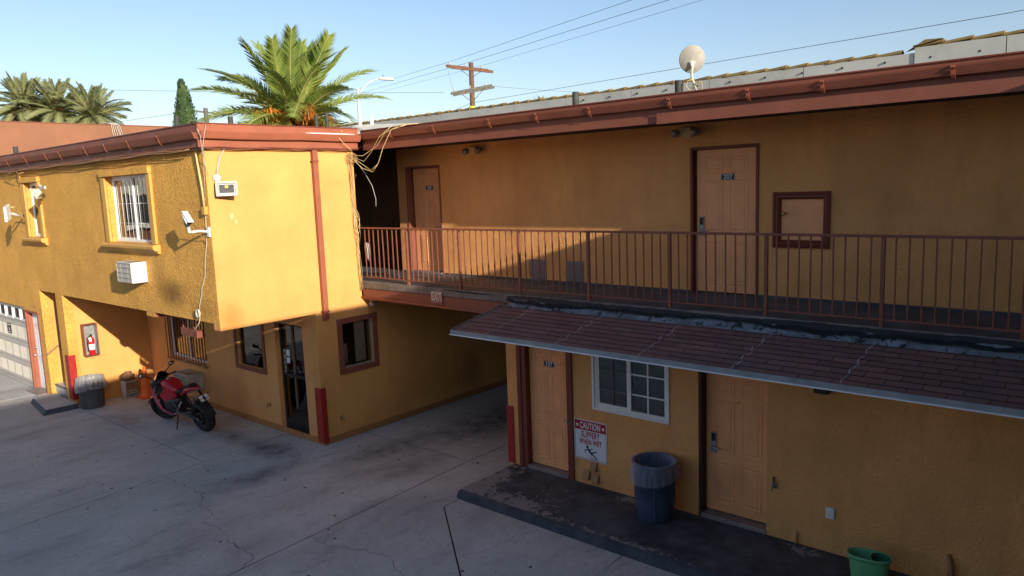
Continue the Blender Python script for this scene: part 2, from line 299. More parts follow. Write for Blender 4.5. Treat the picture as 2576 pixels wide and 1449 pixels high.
M_frondy = leaf_mat('palm_frond_yellow', (0.3, 0.3, 0.06), (0.45, 0.42, 0.07), (0.55, 0.47, 0.08), 0.5, 0.35)
M_frondf = leaf_mat('far_palm_frond', (0.15, 0.18, 0.09), (0.25, 0.28, 0.13), (0.36, 0.36, 0.17), 0.3, 0.3)  # distance haze is mixed into these paler leaf colours
M_frondd = leaf_mat('dead_frond', (0.1, 0.07, 0.035), (0.16, 0.11, 0.055), (0.2, 0.14, 0.07), 0.5, 0.1)
M_rachis = paint('frond_rachis', (0.32, 0.3, 0.1), 0.5, 0.15, 3, 0)
M_fruit = leaf_mat('palm_fruit', (0.3, 0.085, 0.01), (0.5, 0.17, 0.015), (0.62, 0.27, 0.03), 2.5, 0.1)
M_trunk = paint('palm_trunk', (0.12, 0.08, 0.05), 0.9, 0.3, 3, 0.8, 8, 0.05)
M_cyp = leaf_mat('cypress_leaf', (0.04, 0.075, 0.03), (0.07, 0.125, 0.045), (0.12, 0.18, 0.06), 1.5, 0.15)

# ------------------------------------------------------------ mesh builder
class Fr:
    """facade frame: u along the wall, v up, w outwards"""
    def __init__(s, ax, val): s.ax = ax; s.val = val
    def __call__(s, u, v, w):
        return Vector((u, s.val - w, v)) if s.ax == 'y' else (Vector((s.val + w, u, v)) if s.ax == 'x' else Vector((s.val - w, u, v)))
class MB:
    def __init__(s): s.v = []; s.f = []; s.mi = []; s.cur = 0; s.sm = []; s.smooth = False
    def add(s, vs, fs, xf=None):
        o = len(s.v); s.v += [tuple(xf(p) if xf else p) for p in vs]
        for f in fs: s.f.append([i + o for i in f]); s.mi.append(s.cur); s.sm.append(s.smooth)
        return s
    def m(s, i): s.cur = i; return s
    def box(s, x0, x1, y0, y1, z0, z1, F=None, xf=None):
        P = [(x, y, z) for x in (x0, x1) for y in (y0, y1) for z in (z0, z1)]
        if F: P = [F(*p) for p in P]
        return s.add(P, [(0, 1, 3, 2), (4, 6, 7, 5), (0, 4, 5, 1), (2, 3, 7, 6), (0, 2, 6, 4), (1, 5, 7, 3)], xf)
    def hexa(s, P): return s.add(P, [(0, 1, 3, 2), (4, 6, 7, 5), (0, 4, 5, 1), (2, 3, 7, 6), (0, 2, 6, 4), (1, 5, 7, 3)])
    def obox(s, c, ax, ay, az, hx, hy, hz):
        c = Vector(c); P = [c + ax * (a * hx) + ay * (b * hy) + az * (d * hz) for a in (-1, 1) for b in (-1, 1) for d in (-1, 1)]
        return s.hexa(P)
    def rings(s, F, u0, u1, v0, v1, prof, cap=True):
        rs = [[F(u0 + i, v0 + i, w), F(u1 - i, v0 + i, w), F(u1 - i, v1 - i, w), F(u0 + i, v1 - i, w)] for i, w in prof]
        P = [p for r in rs for p in r]; fs = []
        for k in range(len(rs) - 1):
            for j in range(4): a = k * 4 + j; b = k * 4 + (j + 1) % 4; fs.append((a, b, b + 4, a + 4))
        if cap: k = 4 * (len(rs) - 1); fs.append((k, k + 1, k + 2, k + 3))
        return s.add(P, fs)
    def frame(s, F, u0, u1, v0, v1, t, w0, w1, tb=None, tt=None):
        tb = t if tb is None else tb; tt = t if tt is None else tt
        s.box(u0, u0 + t, v0, v1, w0, w1, F); s.box(u1 - t, u1, v0, v1, w0, w1, F)
        s.box(u0 + t, u1 - t, v0, v0 + tb, w0, w1, F); s.box(u0 + t, u1 - t, v1 - tt, v1, w0, w1, F); return s
    def tube(s, pts, r, n=8, cap=True, closed=False):
        pts = [Vector(p) for p in pts]; rr = r if isinstance(r, (list, tuple)) else [r] * len(pts); rings = []; up = Vector((0, 0, 1))
        prevx = None
        for i, p in enumerate(pts):
            d = (pts[min(i + 1, len(pts) - 1)] - pts[max(i - 1, 0)])
            if closed: d = pts[(i + 1) % len(pts)] - pts[i - 1]
            d = d.normalized() if d.length > 1e-9 else Vector((0, 0, 1))
            if prevx is None:
                x = d.cross(up if abs(d.z) < 0.95 else Vector((1, 0, 0))).normalized()
            else:
                x = (prevx - d * prevx.dot(d)); x = x.normalized() if x.length > 1e-6 else d.cross(up).normalized()
            prevx = x; y = d.cross(x)
            rings.append([p + (x * math.cos(2 * math.pi * k / n) + y * math.sin(2 * math.pi * k / n)) * rr[i] for k in range(n)])
        P = [q for g in rings for q in g]; fs = []; L = len(rings)
        for i in range(L if closed else L - 1):
            for k in range(n):
                a = i * n + k; b = i * n + (k + 1) % n; c = ((i + 1) % L) * n + (k + 1) % n; d = ((i + 1) % L) * n + k; fs.append((a, b, c, d))
        if cap and not closed: fs.append(tuple(range(n))[::-1]); fs.append(tuple(range((L - 1) * n, L * n)))
        sm = s.smooth; s.smooth = True; s.add(P, fs); s.smooth = sm; return s
    def lathe(s, prof, n=28, c=(0, 0, 0), xf=None, wob=None, cap=False):
        P = []
        for j, (r, z) in enumerate(prof):
            for k in range(n):
                a = 2 * math.pi * k / n; rr = r; zz = z
                if wob: rr, zz = wob(a, j, r, z)
                P.append((c[0] + rr * math.cos(a), c[1] + rr * math.sin(a), c[2] + zz))
        fs = [(j * n + k, j * n + (k + 1) % n, (j + 1) * n + (k + 1) % n, (j + 1) * n + k) for j in range(len(prof) - 1) for k in range(n)]
        if cap: fs.append(tuple(range(n))); fs.append(tuple(range((len(prof) - 1) * n, len(prof) * n)))
        sm = s.smooth; s.smooth = True; s.add(P, fs, xf); s.smooth = sm; return s
    def sphere(s, c, r, n=14, sx=1, sy=1, sz=1):
        prof = [(math.sin(math.pi * i / (n // 2)) * r, -math.cos(math.pi * i / (n // 2)) * r) for i in range(n // 2 + 1)]
        return s.lathe([(max(a, 1e-4), b) for a, b in prof], n, (0, 0, 0), xf=lambda p: (c[0] + p[0] * sx, c[1] + p[1] * sy, c[2] + p[2] * sz))
    def loft(s, secs, n=16, e=2.6):
        """secs: (x, yc, zc, half-width, half-height) superellipse cross sections along x"""
        P = []
        for x, yc, zc, hw, hh in secs:
            for k in range(n):
                a = 2 * math.pi * k / n; ca, sa = math.cos(a), math.sin(a)
                P.append((x, yc + math.copysign(abs(ca) ** (2 / e), ca) * hw, zc + math.copysign(abs(sa) ** (2 / e), sa) * hh))
        L = len(secs); fs = [(i * n + k, i * n + (k + 1) % n, (i + 1) * n + (k + 1) % n, (i + 1) * n + k) for i in range(L - 1) for k in range(n)]
        fs += [tuple(range(n)), tuple(range((L - 1) * n, L * n))]
        sm = s.smooth; s.smooth = True; s.add(P, fs); s.smooth = sm; return s
    def prism(s, poly, F, w0, w1):
        n = len(poly); P = [F(u, v, w0) for u, v in poly] + [F(u, v, w1) for u, v in poly]
        return s.add(P, [tuple(range(n)), tuple(range(n, 2 * n))] + [(i, (i + 1) % n, n + (i + 1) % n, n + i) for i in range(n)])
    def text(s, F, txt, size, cu, cv, w, bold=0.0, rot=0.0, sx=1.0, shear=0.0):
        cu_ = bpy.data.curves.new('t', 'FONT'); cu_.body = txt; cu_.size = size; cu_.align_x = 'CENTER'; cu_.align_y = 'CENTER'; cu_.offset = bold; cu_.resolution_u = 3; cu_.space_character = 1.12; cu_.shear = shear
        ob = bpy.data.objects.new('t', cu_); COL.objects.link(ob); dg = bpy.context.evaluated_depsgraph_get(); ev = ob.evaluated_get(dg); me = ev.to_mesh()
        ca, sa = math.cos(rot), math.sin(rot)
        P = [F(cu + (p.co.x * sx) * ca - p.co.y * sa, cv + (p.co.x * sx) * sa + p.co.y * ca, w) for p in me.vertices]
        fs = [tuple(q.vertices) for q in me.polygons]; ev.to_mesh_clear(); bpy.data.objects.remove(ob); bpy.data.curves.remove(cu_)
        return s.add(P, fs)
    def stroke(s, F, pts, wd, w):
        for (a, b), (c, d) in zip(pts, pts[1:]):
            L = math.hypot(c - a, d - b) or 1; nx, ny = -(d - b) / L * wd / 2, (c - a) / L * wd / 2
            s.add([F(a + nx, b + ny, w), F(c + nx, d + ny, w), F(c - nx, d - ny, w), F(a - nx, b - ny, w)], [(0, 1, 2, 3)])
        return s
    def disc(s, F, cu, cv, r, w, n=16): return s.add([F(cu + r * math.cos(2 * math.pi * k / n), cv + r * math.sin(2 * math.pi * k / n), w) for k in range(n)], [tuple(range(n))])
    def mesh(s, name, mats, base=(0, 0, 0), recalc=True):
        me = bpy.data.meshes.new(name); bx = Vector(base)
        me.from_pydata([tuple(Vector(p) - bx) for p in s.v], [], s.f)
        for m in (mats if isinstance(mats, (list, tuple)) else [mats]): me.materials.append(m)
        for p, i, sm in zip(me.polygons, s.mi, s.sm): p.material_index = i; p.use_smooth = sm
        if recalc:
            b = bmesh.new(); b.from_mesh(me); bmesh.ops.recalc_face_normals(b, faces=b.faces); b.to_mesh(me); b.free()
        me.update(); return me
    def build(s, name, mats, parent=None, base=None, bevel=0, label=None):
        """verts are given in world space for a parent that is only translated"""
        pb = PB.get(parent.name, Vector((0, 0, 0))) if parent else Vector(base or (0, 0, 0))
        me = s.mesh(name, mats, pb)
        o = bpy.data.objects.new(name, me); COL.objects.link(o)
        if parent: o.parent = parent; PB[o.name] = pb
        else: o.location = pb; PB[o.name] = pb
        if bevel:
            md = o.modifiers.new('bevel', 'BEVEL'); md.width = bevel; md.segments = 2; md.limit_method = 'ANGLE'; md.angle_limit = R(40)
        if label: o['label'] = label
        return o
PB = {}
def wall(mb, F, u0, u1, v0, v1, t, holes=(), cut=0.9):
    us = sorted({u0, u1, *[h[i] for h in holes for i in (0, 1)]}); vs = sorted({v0, v1, *[h[i] for h in holes for i in (2, 3)]})
    us = [u for u in us if u0 <= u <= u1]; vs = [v for v in vs if v0 <= v <= v1]
    def solid(i, j):
        if i < 0 or j < 0 or i >= len(us) - 1 or j >= len(vs) - 1: return False
        a, b = (us[i] + us[i + 1]) / 2, (vs[j] + vs[j + 1]) / 2
        return not any(h[0] < a < h[1] and h[2] < b < h[3] for h in holes)
    for i in range(len(us) - 1):
        for j in range(len(vs) - 1):
            if not solid(i, j): continue
            a, b, c, d = us[i], us[i + 1], vs[j], vs[j + 1]
            mb.add([F(a, c, 0), F(b, c, 0), F(b, d, 0), F(a, d, 0)], [(0, 1, 2, 3)]); mb.add([F(a, c, -t), F(b, c, -t), F(b, d, -t), F(a, d, -t)], [(3, 2, 1, 0)])
            if not solid(i - 1, j): mb.add([F(a, c, 0), F(a, d, 0), F(a, d, -t), F(a, c, -t)], [(0, 1, 2, 3)])
            if not solid(i + 1, j): mb.add([F(b, c, 0), F(b, d, 0), F(b, d, -t), F(b, c, -t)], [(3, 2, 1, 0)])
            if not solid(i, j - 1): mb.add([F(a, c, 0), F(b, c, 0), F(b, c, -t), F(a, c, -t)], [(3, 2, 1, 0)])
            if not solid(i, j + 1): mb.add([F(a, d, 0), F(b, d, 0), F(b, d, -t), F(a, d, -t)], [(0, 1, 2, 3)])
    return mb
def tag(o, label, cat=None, group=None, kind=None):
    if label: o['label'] = label
    if cat: o['category'] = cat
    if group: o['group'] = group
    if kind: o['kind'] = kind
    return o
def thing(name, loc, label, cat, group=None, kind=None):
    o = bpy.data.objects.new(name, None); COL.objects.link(o); o.location = loc; o.empty_display_size = 0.2
    PB[o.name] = Vector(loc); return tag(o, label, cat, group, kind)
def rel(parent, obj):   # parent a mesh built at the origin, keeping its own transform
    obj.parent = parent; return obj
def copy_tree(o, parent=None):
    c = o.copy(); COL.objects.link(c)
    if parent is not None: c.parent = parent
    for ch in o.children: copy_tree(ch, c)
    return c
FY = lambda y: Fr('y', y)
FX = lambda x: Fr('x', x)

# ============================================================ SETTING: ground
g = MB().add([(-400, -400, -0.03), (400, -400, -0.03), (400, 400, -0.03), (-400, 400, -0.03)], [(0, 1, 2, 3)])
o = g.build('ground', M_ground); tag(o, 'wide flat ground around the motel', kind='structure')
pav = thing('courtyard_paving', (0, -3, -0.02), None, None, kind='structure'); pav['label'] = 'grey concrete courtyard floor of large slabs with joints and cracks'
def slab_poly(poly, z=0.0, d=0.025, mat=M_conc, name='slab'):
    c = Vector((sum(p[0] for p in poly) / len(poly), sum(p[1] for p in poly) / len(poly)))
    m = MB(); n = len(poly); P = [(x, y, z - d) for x, y in poly] + [(x, y, z) for x, y in poly]
    m.add(P, [tuple(range(n, 2 * n))] + [(i, (i + 1) % n, n + (i + 1) % n, n + i) for i in range(n)])
    return m.build(name, mat, pav)
xa0, xa1 = -0.72, -1.16      # joint A runs along y near x=-1; joint B near x=2.8
J = 0.011
def xa(y): return -0.79 + (y + 4.89) * (-1.09 + 0.79) / (3.5)
def xb(y): return 2.97 + (y + 3.52) * (2.74 - 2.97) / (4.09)
ys = [(-26, -12), (-12, -7.2), (-7.2, -1.77), (-1.77, 0)]
for y0, y1 in ys:                                          # left of joint A
    q = 0 if y1 == 0 else J
    slab_poly([(-9.0, y0 + J), (xa(max(y0, -8)) - J, y0 + J), (xa(max(y1, -8)) - J, y1 - q), (-9.0, y1 - q)])
    slab_poly([(-16, y0 + J), (-9.0 - 2 * J, y0 + J), (-9.0 - 2 * J, y1 - q), (-16, y1 - q)])
slab_poly([(xa(-8) + J, -26), (xb(-7) - J, -26), (xb(-7) - J, -7.2 - J), (xa(-7.2) + J, -7.2 - J)])
slab_poly([(xa(-7.2) + J, -7.2 + J), (xb(-7) - J, -7.2 + J), (xb(0.95) - J, 0.95 - J), (0.02, 0.9 - J), (0.02, 0.0), (xa(0) + J, 0.0)])
slab_poly([(0.0, 0.92 + J), (xb(0.95) - J, 0.97 + J), (2.70, 6.5), (0.0, 6.5)])
slab_poly([(0.0, 6.5 + 2 * J), (3.6, 6.5 + 2 * J), (3.6, 12), (0.0, 12)])
slab_poly([(xb(0.97) + J, 0.97 + J), (3.6, 0.99 + J), (3.6, 6.5), (2.70 + 2 * J, 6.5)])
def xd(y): return 3.64 + (y + 0.54) * (5.25 - 3.64) / (-1.8 + 0.54)     # slanting saw cut E
slab_poly([(xb(-7) + J, -7.2), (xb(-7) + J, -26), (6.52 - J, -26), (6.52 - J, -3.0), (6.6 - J, -2.86), (3.68, -0.56), (3.62, 0.99 - J), (xb(0.97) + J, 0.96 - J)])
slab_poly([(6.62, -2.85), (6.52 - J, -0.15), (3.68, -0.15), (3.70, -0.55)])
slab_poly([(6.52 + J, -26), (13.5, -26), (13.5, -0.15), (6.52 + J, -0.15)])
under = MB().box(-16, 13.5, -26, 12, -0.028, -0.022).build('joint_bed', M_crack, pav)
def crack(pts, wd, jit=0.035, z=0.003, seed=1):
    rnd = random.Random(seed); P = []
    for (a, b), (c, d) in zip(pts, pts[1:]):
        L = math.hypot(c - a, d - b); n = max(2, int(L / 0.07))
        for i in range(n):
            t = i / n; P.append((a + (c - a) * t + rnd.uniform(-jit, jit), b + (d - b) * t + rnd.uniform(-jit, jit)))
    P.append(pts[-1]); m = MB(); V = []
    for i, (x, y) in enumerate(P):
        x2, y2 = P[min(i + 1, len(P) - 1)]; x1, y1 = P[max(i - 1, 0)]; L = math.hypot(x2 - x1, y2 - y1) or 1
        w = 0.6 * wd * rnd.uniform(0.15, 1.0) * (0.4 if i in (0, len(P) - 1) else 1); nx, ny = -(y2 - y1) / L * w, (x2 - x1) / L * w
        V += [(x + nx, y + ny, z), (x - nx, y - ny, z)]
    m.add(V, [(2 * i, 2 * i + 1, 2 * i + 3, 2 * i + 2) for i in range(len(P) - 1)]); return m.build('crack', M_crack, pav)
crack([(-0.93, -2.51), (-0.19, -2.47), (0.23, -2.46), (0.65, -2.71), (1.11, -2.75), (1.23, -2.94), (1.72, -2.92), (2.17, -3.04), (2.71, -3.05), (2.88, -3.12), (2.97, -3.38)], 0.009, seed=2)
crack([(1.23, -2.94), (1.11, -3.28), (1.09, -3.52), (1.14, -3.86)], 0.006, seed=3)
crack([(1.11, -2.75), (1.19, -2.25), (1.28, -1.7), (1.09, -1.2)], 0.004, seed=4)
crack([(2.9, -2.3), (3.14, -2.32), (3.42, -2.27), (3.75, -2.1), (4.14, -2.04), (4.47, -2.12), (4.68, -2.2), (5.1, -2.3)], 0.007, seed=5)
crack([(4.88, -1.48), (5.07, -1.23), (5.09, -0.89), (5.12, -0.6), (5.31, -0.16)], 0.005, seed=6)
crack([(-2.9, -4.3), (-2.6, -3.6), (-1.7, -3.3), (-1.0, -3.4)], 0.004, seed=8)
# raised walk in front of the ground floor rooms
walk = thing('raised_walkway', (8, 0.4, 0), None, None, kind='structure'); walk['label'] = 'low raised walk with worn dark paint in front of the ground floor doors'
m = MB(); prof = [(-0.24, 0.0), (-0.21, 0.11), (-0.17, 0.13), (1.07, 0.135)]
xs = [3.60, 3.66, 5, 6.5, 8, 10, 12.9]
P = [(x, y + (0.03 if i == 0 else 0), z if i else min(z, 0.08)) for i, x in enumerate(xs) for y, z in prof]
P0 = len(P); fs = [(i * 4 + j, i * 4 + j + 1, i * 4 + j + 5, i * 4 + j + 4) for i in range(len(xs) - 1) for j in range(3)]
m.add(P, fs); m.mi = [1 if (k % 3) < 2 else 0 for k in range(len(m.mi))]
m.add([(3.60, -0.21, 0), (3.60, 1.07, 0), (3.60, 1.07, 0.08), (3.60, -0.18, 0.08)], [(0, 1, 2, 3)])
m.build('walk_slab', [M_walk, M_kerb], walk)

# ============================================================ OFFICE BLOCK (left)
OB = thing('office_building', (-5, 0, 0), 'two storey yellow stucco motel block with overhanging upper floor on the left', 'building')
YFm = -1.79
F1 = FY(YFm); FXo = FX(0.0); F0 = FY(0.0); FE = FX(-6.97)
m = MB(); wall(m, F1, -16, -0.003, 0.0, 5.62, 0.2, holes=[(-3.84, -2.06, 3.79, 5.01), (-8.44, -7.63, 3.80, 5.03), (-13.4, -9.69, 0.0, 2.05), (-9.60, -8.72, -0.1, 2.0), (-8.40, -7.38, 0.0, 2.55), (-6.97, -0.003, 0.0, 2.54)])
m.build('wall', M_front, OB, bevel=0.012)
m = MB(); wall(m, FXo, -1.788, 6.4, 0.0, 5.62, 0.2, holes=[(-1.788, 0.0, 0.0, 2.43), (1.05, 6.4, 2.58, 5.62), (0.52, 1.25, 1.31, 2.18)])
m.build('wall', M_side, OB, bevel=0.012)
m = MB(); wall(m, F0, -6.97, -0.2, 0.0, 2.56, 0.2, holes=[(-5.9, -4.2, 0.95, 2.12), (-2.85, -1.84, 1.14, 2.1), (-1.40, -0.47, 0.05, 2.16)])
m.build('wall', M_rec, OB, bevel=0.008)
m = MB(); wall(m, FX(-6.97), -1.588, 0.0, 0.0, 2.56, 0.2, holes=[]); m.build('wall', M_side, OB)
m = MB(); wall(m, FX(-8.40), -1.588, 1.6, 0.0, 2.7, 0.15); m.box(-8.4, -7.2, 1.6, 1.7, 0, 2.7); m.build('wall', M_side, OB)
MB().box(-6.97, -0.2, -1.588, 0.0, 2.55, 2.6).build('soffit', M_rec, OB)
MB().box(-8.4, -7.18, -1.588, 1.6, 2.56, 2.7).build('soffit', M_rec, OB)
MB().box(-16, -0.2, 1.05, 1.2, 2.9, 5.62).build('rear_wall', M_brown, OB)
MB().box(-16, 0.07, -1.88, 1.2, 5.6, 5.66).build('roof', M_rooftop, OB)
m = MB().box(-0.205, 0.0265, -0.026, 6.4, 0.0, 0.115); m.box(-6.96, -0.205, -0.026, 0.0, 0, 0.115)
m.build('footing', M_foot, OB, bevel=0.01)
# beam ends below the overhang
MB().box(-2.72, -2.36, -1.785, -1.35, 2.44, 2.548).build('beam', M_front, OB, bevel=0.02)
MB().add([(-2.358, -1.78, 2.45), (-2.358, -1.36, 2.45), (-2.358, -1.36, 2.546), (-2.358, -1.78, 2.546), (-2.35, -1.78, 2.45), (-2.35, -1.36, 2.45), (-2.35, -1.36, 2.546), (-2.35, -1.78, 2.546)], [(0, 1, 2, 3), (4, 5, 6, 7), (0, 1, 5, 4), (2, 3, 7, 6), (1, 2, 6, 5), (0, 3, 7, 4)]).build('beam_side', M_rust, OB)
m = MB().box(-1.72, -1.16, -1.64, -1.60, 2.17, 2.31); m.box(-1.17, -1.08, -1.66, -1.52, 2.17, 2.30); m.box(-1.66, -1.62, -1.63, -1.61, 2.30, 2.55); m.box(-1.26, -1.22, -1.63, -1.61, 2.30, 2.55)
m.build('hanging_board', M_rust, OB, bevel=0.008)
# fascia and gutter, front and side
def fascia(parent, kind, a, b, plane, ztop, gut0, gut1, zbot, mt, mg, straps, s=1):
    """kind 'y' faces -y along x from a to b, 'x' faces +x along y"""
    F = Fr(kind, plane)
    MB().box(a, b, gut1 - 0.02, ztop, -0.03, 0.02, F).build('top_board', mt, parent, bevel=0.004)
    MB().box(a, b, zbot, gut1 - 0.02, -0.03, 0.0, F).build('fascia_board', mt, parent, bevel=0.004)
    MB().box(a, b, ztop - 0.002, ztop + 0.014, -0.05, 0.035, F).build('roof_edge_strip', M_maroon, parent)
    m = MB(); n = max(2, int(abs(b - a) / 0.6)); rnd = random.Random(int(abs(a) * 10) + 3); P = []
    pr = [(0.001, gut0 + 0.004), (0.06, gut0), (0.078, gut0 + 0.006), (0.09, gut0 + 0.03), (0.116, gut1 - 0.018), (0.12, gut1), (0.106, gut1), (0.105, gut1 - 0.02), (0.001, gut1 - 0.02)]
    for i in range(n + 1):
        u = a + (b - a) * i / n; dz = rnd.uniform(-0.006, 0.006)
        for w, v in pr: P.append(F(u, v + dz, w + dz * 0.6))
    k = len(pr); fs = [(i * k + j, i * k + (j + 1) % k, (i + 1) * k + (j + 1) % k, (i + 1) * k + j) for i in range(n) for j in range(k)] + [tuple(range(k)), tuple(range(n * k, n * k + k))]
    m.add(P, fs); gut = m.build('gutter', mg, parent)
    for u in straps:
        m = MB(); hw = 0.02; P = []
        for w, v in ((0.121, gut1 + 0.004), (0.124, gut1 - 0.02), (0.102, gut0 + 0.06), (0.094, gut0 + 0.02), (0.072, gut0 - 0.012), (0.05, gut0 - 0.03)):
            P += [F(u - hw, v, w + 0.004), F(u + hw, v, w + 0.004), F(u + hw, v, w + 0.012), F(u - hw, v, w + 0.012)]
        m.add(P, [(i * 4 + j, i * 4 + (j + 1) % 4, i * 4 + 4 + (j + 1) % 4, i * 4 + 4 + j) for i in range(5) for j in range(4)] + [(0, 1, 2, 3), (20, 21, 22, 23)])
        m.build('strap', M_rustw, gut)
    return gut
fascia(OB, 'y', -16, 0.098, -1.89, 5.69, 5.455, 5.575, 5.335, M_rust, M_rust, (-8.8, -7.55, -6.27, -5.49, -4.15, -3.22, -2.23, -1.06))
fascia(OB, 'x', -1.918, 1.10, 0.10, 5.69, 5.455, 5.575, 5.335, M_rustw, M_rustw, ())
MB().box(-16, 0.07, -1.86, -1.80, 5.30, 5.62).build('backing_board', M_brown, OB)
MB().box(0.005, 0.07, -1.80, 1.10, 5.335, 5.60).build('backing_board', M_rust, OB)
# downspout
m = MB().box(0.004, 0.085, 0.135, 0.235, 2.31, 5.46); m.build('downspout', M_rustw, OB, bevel=0.008)
for z in (2.44, 5.1): MB().box(0.003, 0.09, 0.12, 0.25, z, z + 0.03).build('downspout_strap', M_rust, OB)
# windows --------------------------------------------------------
def slider(parent, F, u0, u1, v0, v1, depth=0.05, fr=0.045, mat=None, curtain=None, bars=None, room=0.8, glass=None, muntins=(0, 0)):
    mat = mat or M_white; glass = glass or M_glass
    w = MB(); w.frame(F, u0, u1, v0, v1, fr, -depth - 0.05, -depth)
    fo = w.build('window', mat, parent, bevel=0.004)
    mid = (u0 + u1) / 2
    MB().box(mid - 0.022, mid + 0.022, v0 + fr, v1 - fr, -depth - 0.045, -depth + 0.006, F).build('meeting_rail', mat, fo)
    MB().frame(F, u0 + fr, mid - 0.022, v0 + fr, v1 - fr, 0.028, -depth - 0.035, -depth - 0.008).build('sash', mat, fo)
    for a, b in ((u0 + fr, mid - 0.02), (mid + 0.02, u1 - fr)):
        MB().box(a, b, v0 + fr, v1 - fr, -depth - 0.028, -depth - 0.022, F).build('pane', glass, fo)
        if muntins[0]:
            nx, ny = muntins
            for i in range(1, nx): x = a + (b - a) * i / nx; MB().box(x - 0.011, x + 0.011, v0 + fr, v1 - fr, -depth - 0.02, -depth - 0.012, F).build('muntin', mat, fo)
            for i in range(1, ny): z = v0 + (v1 - v0) * i / ny; MB().box(a, b, z - 0.011, z + 0.011, -depth - 0.0195, -depth - 0.0125, F).build('muntin', mat, fo)
    # room behind
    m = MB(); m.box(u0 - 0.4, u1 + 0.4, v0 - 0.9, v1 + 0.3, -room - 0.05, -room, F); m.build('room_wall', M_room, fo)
    if curtain:
        for (a, b, cm) in curtain:
            n = int((b - a) / 0.02); P = []
            for i in range(n + 1):
                u = a + (b - a) * i / n; wv = -depth - 0.13 + 0.025 * math.sin(u * 55) + 0.012 * math.sin(u * 131)
                P += [F(u, v0 - 0.05, wv), F(u, v1 + 0.02, wv)]
            c = MB(); c.smooth = True; c.add(P, [(2 * i, 2 * i + 2, 2 * i + 3, 2 * i + 1) for i in range(n)]); c.build('curtain', cm, fo)
    return fo
wf = slider(OB, F1, -3.84, -2.06, 3.79, 5.01, 0.09, 0.05, curtain=((-3.8, -3.55, M_curtain),))
for i in range(9):
    x = -3.66 + i * 0.18; MB().tube([F1(x, 3.83, -0.10), F1(x, 4.97, -0.10)], 0.0042, 6).build('bar', M_white, wf)
for z in (4.14, 4.5): MB().tube([F1(-3.80, z, -0.108), F1(-2.10, z, -0.108)], 0.0055, 6).build('bar', M_white, wf)
slider(OB, F1, -8.44, -7.63, 3.80, 5.03, 0.09, 0.04, curtain=((-8.0, -7.7, M_curtain),), glass=M_glassd)
def trim(u0, u1, v0, v1, ou0, ou1, ov1):
    m = MB().box(ou0, u0 - 0.004, v0, v1, 0.001, 0.05, F1); m.build('window_trim', M_ycond, OB, bevel=0.01)
    m = MB().box(u1 + 0.004, ou1, v0, v1, 0.001, 0.05, F1); m.build('window_trim', M_ycond, OB, bevel=0.01)
    m = MB().box(ou0 - 0.01, ou1 + 0.01, v1, ov1, 0.001, 0.075, F1); m.build('window_trim', M_front, OB, bevel=0.012)
    m = MB(); pr = [(0.001, v0 - 0.17), (0.05, v0 - 0.165), (0.06, v0 - 0.12), (0.10, v0 - 0.115), (0.135, v0 - 0.08), (0.14, v0 - 0.04), (0.12, v0 - 0.008), (0.001, v0 - 0.002)]
    P = [F1(u, v, w) for u in (ou0 - 0.09, ou1 + 0.07) for w, v in pr]; k = len(pr)
    m.add(P, [(j, (j + 1) % k, k + (j + 1) % k, k + j) for j in range(k)] + [tuple(range(k)), tuple(range(k, 2 * k))]); m.build('window_sill', M_ycond, OB, bevel=0.006)
trim(-3.84, -2.06, 3.785, 5.01, -4.03, -1.90, 5.14)
trim(-8.44, -7.63, 3.80, 5.03, -8.62, -7.46, 5.15)
# side window with salmon surround
w = MB(); w.frame(FXo, 0.43, 1.34, 1.22, 2.26, 0.10, 0.001, 0.035); sw = w.build('window', M_rust, OB, bevel=0.006)
MB().frame(FXo, 0.52, 1.25, 1.31, 2.18, 0.03, -0.09, -0.05).build('window_frame', M_drain, sw)
MB().box(0.54, 1.23, 1.33, 2.16, -0.075, -0.07, FXo).build('pane', M_glassc, sw)
MB().box(0.1, 1.8, 0.5, 2.5, -1.0, -0.95, FXo).build('room_wall', M_room, sw)
MB().box(0.90, 1.14, 1.36, 2.2, -0.125, -0.115, FXo).build('curtain', M_curtain, sw); MB().box(0.55, 0.85, 1.33, 1.7, -0.35, -0.3, FXo).build('cabinet', M_curtain, sw)
MB().box(0.98, 1.17, 1.34, 1.52, -0.26, -0.21, FXo).build('box_on_sill', M_bagb, sw)
# recessed ground floor windows
w = MB(); w.frame(F0, -2.93, -1.78, 1.07, 2.17, 0.075, 0.001, 0.03); sw = w.build('window', M_rust, OB, bevel=0.006)
MB().box(-2.85, -1.85, 1.14, 2.1, -0.075, -0.07, F0).build('pane', M_glassc, sw)
MB().box(-3.3, -1.4, 0.5, 2.5, -1.3, -1.25, F0).build('room_wall', M_room, sw)
MB().box(-2.4, -2.1, 1.6, 2.1, -0.5, -0.48, F0).build('poster', M_curtain, sw)
MB().box(-2.3, -1.9, 1.14, 1.18, -0.2, -0.1, F0).build('paper', M_white, sw)
bw = slider(OB, F0, -5.9, -4.2, 0.95, 2.12, 0.06, 0.045, curtain=((-5.1, -4.45, M_curtain),), glass=M_glassd)
gr = MB().box(-5.96, -4.14, 0.90, 0.93, 0.03, 0.09, F0).build('window_grille', M_tan, OB)
for i in range(14):
    x = -5.9 + i * 1.71 / 13; MB().box(x - 0.008, x + 0.008, 0.93, 2.2, 0.06, 0.076, F0).build('bar', M_rail, gr)
MB().box(-5.96, -4.14, 2.2, 2.22, 0.03, 0.09, F0).build('grille_rail', M_tan, gr); MB().box(-5.96, -4.14, 1.9, 1.92, 0.05, 0.058, F0).build('grille_rail', M_tan, gr)
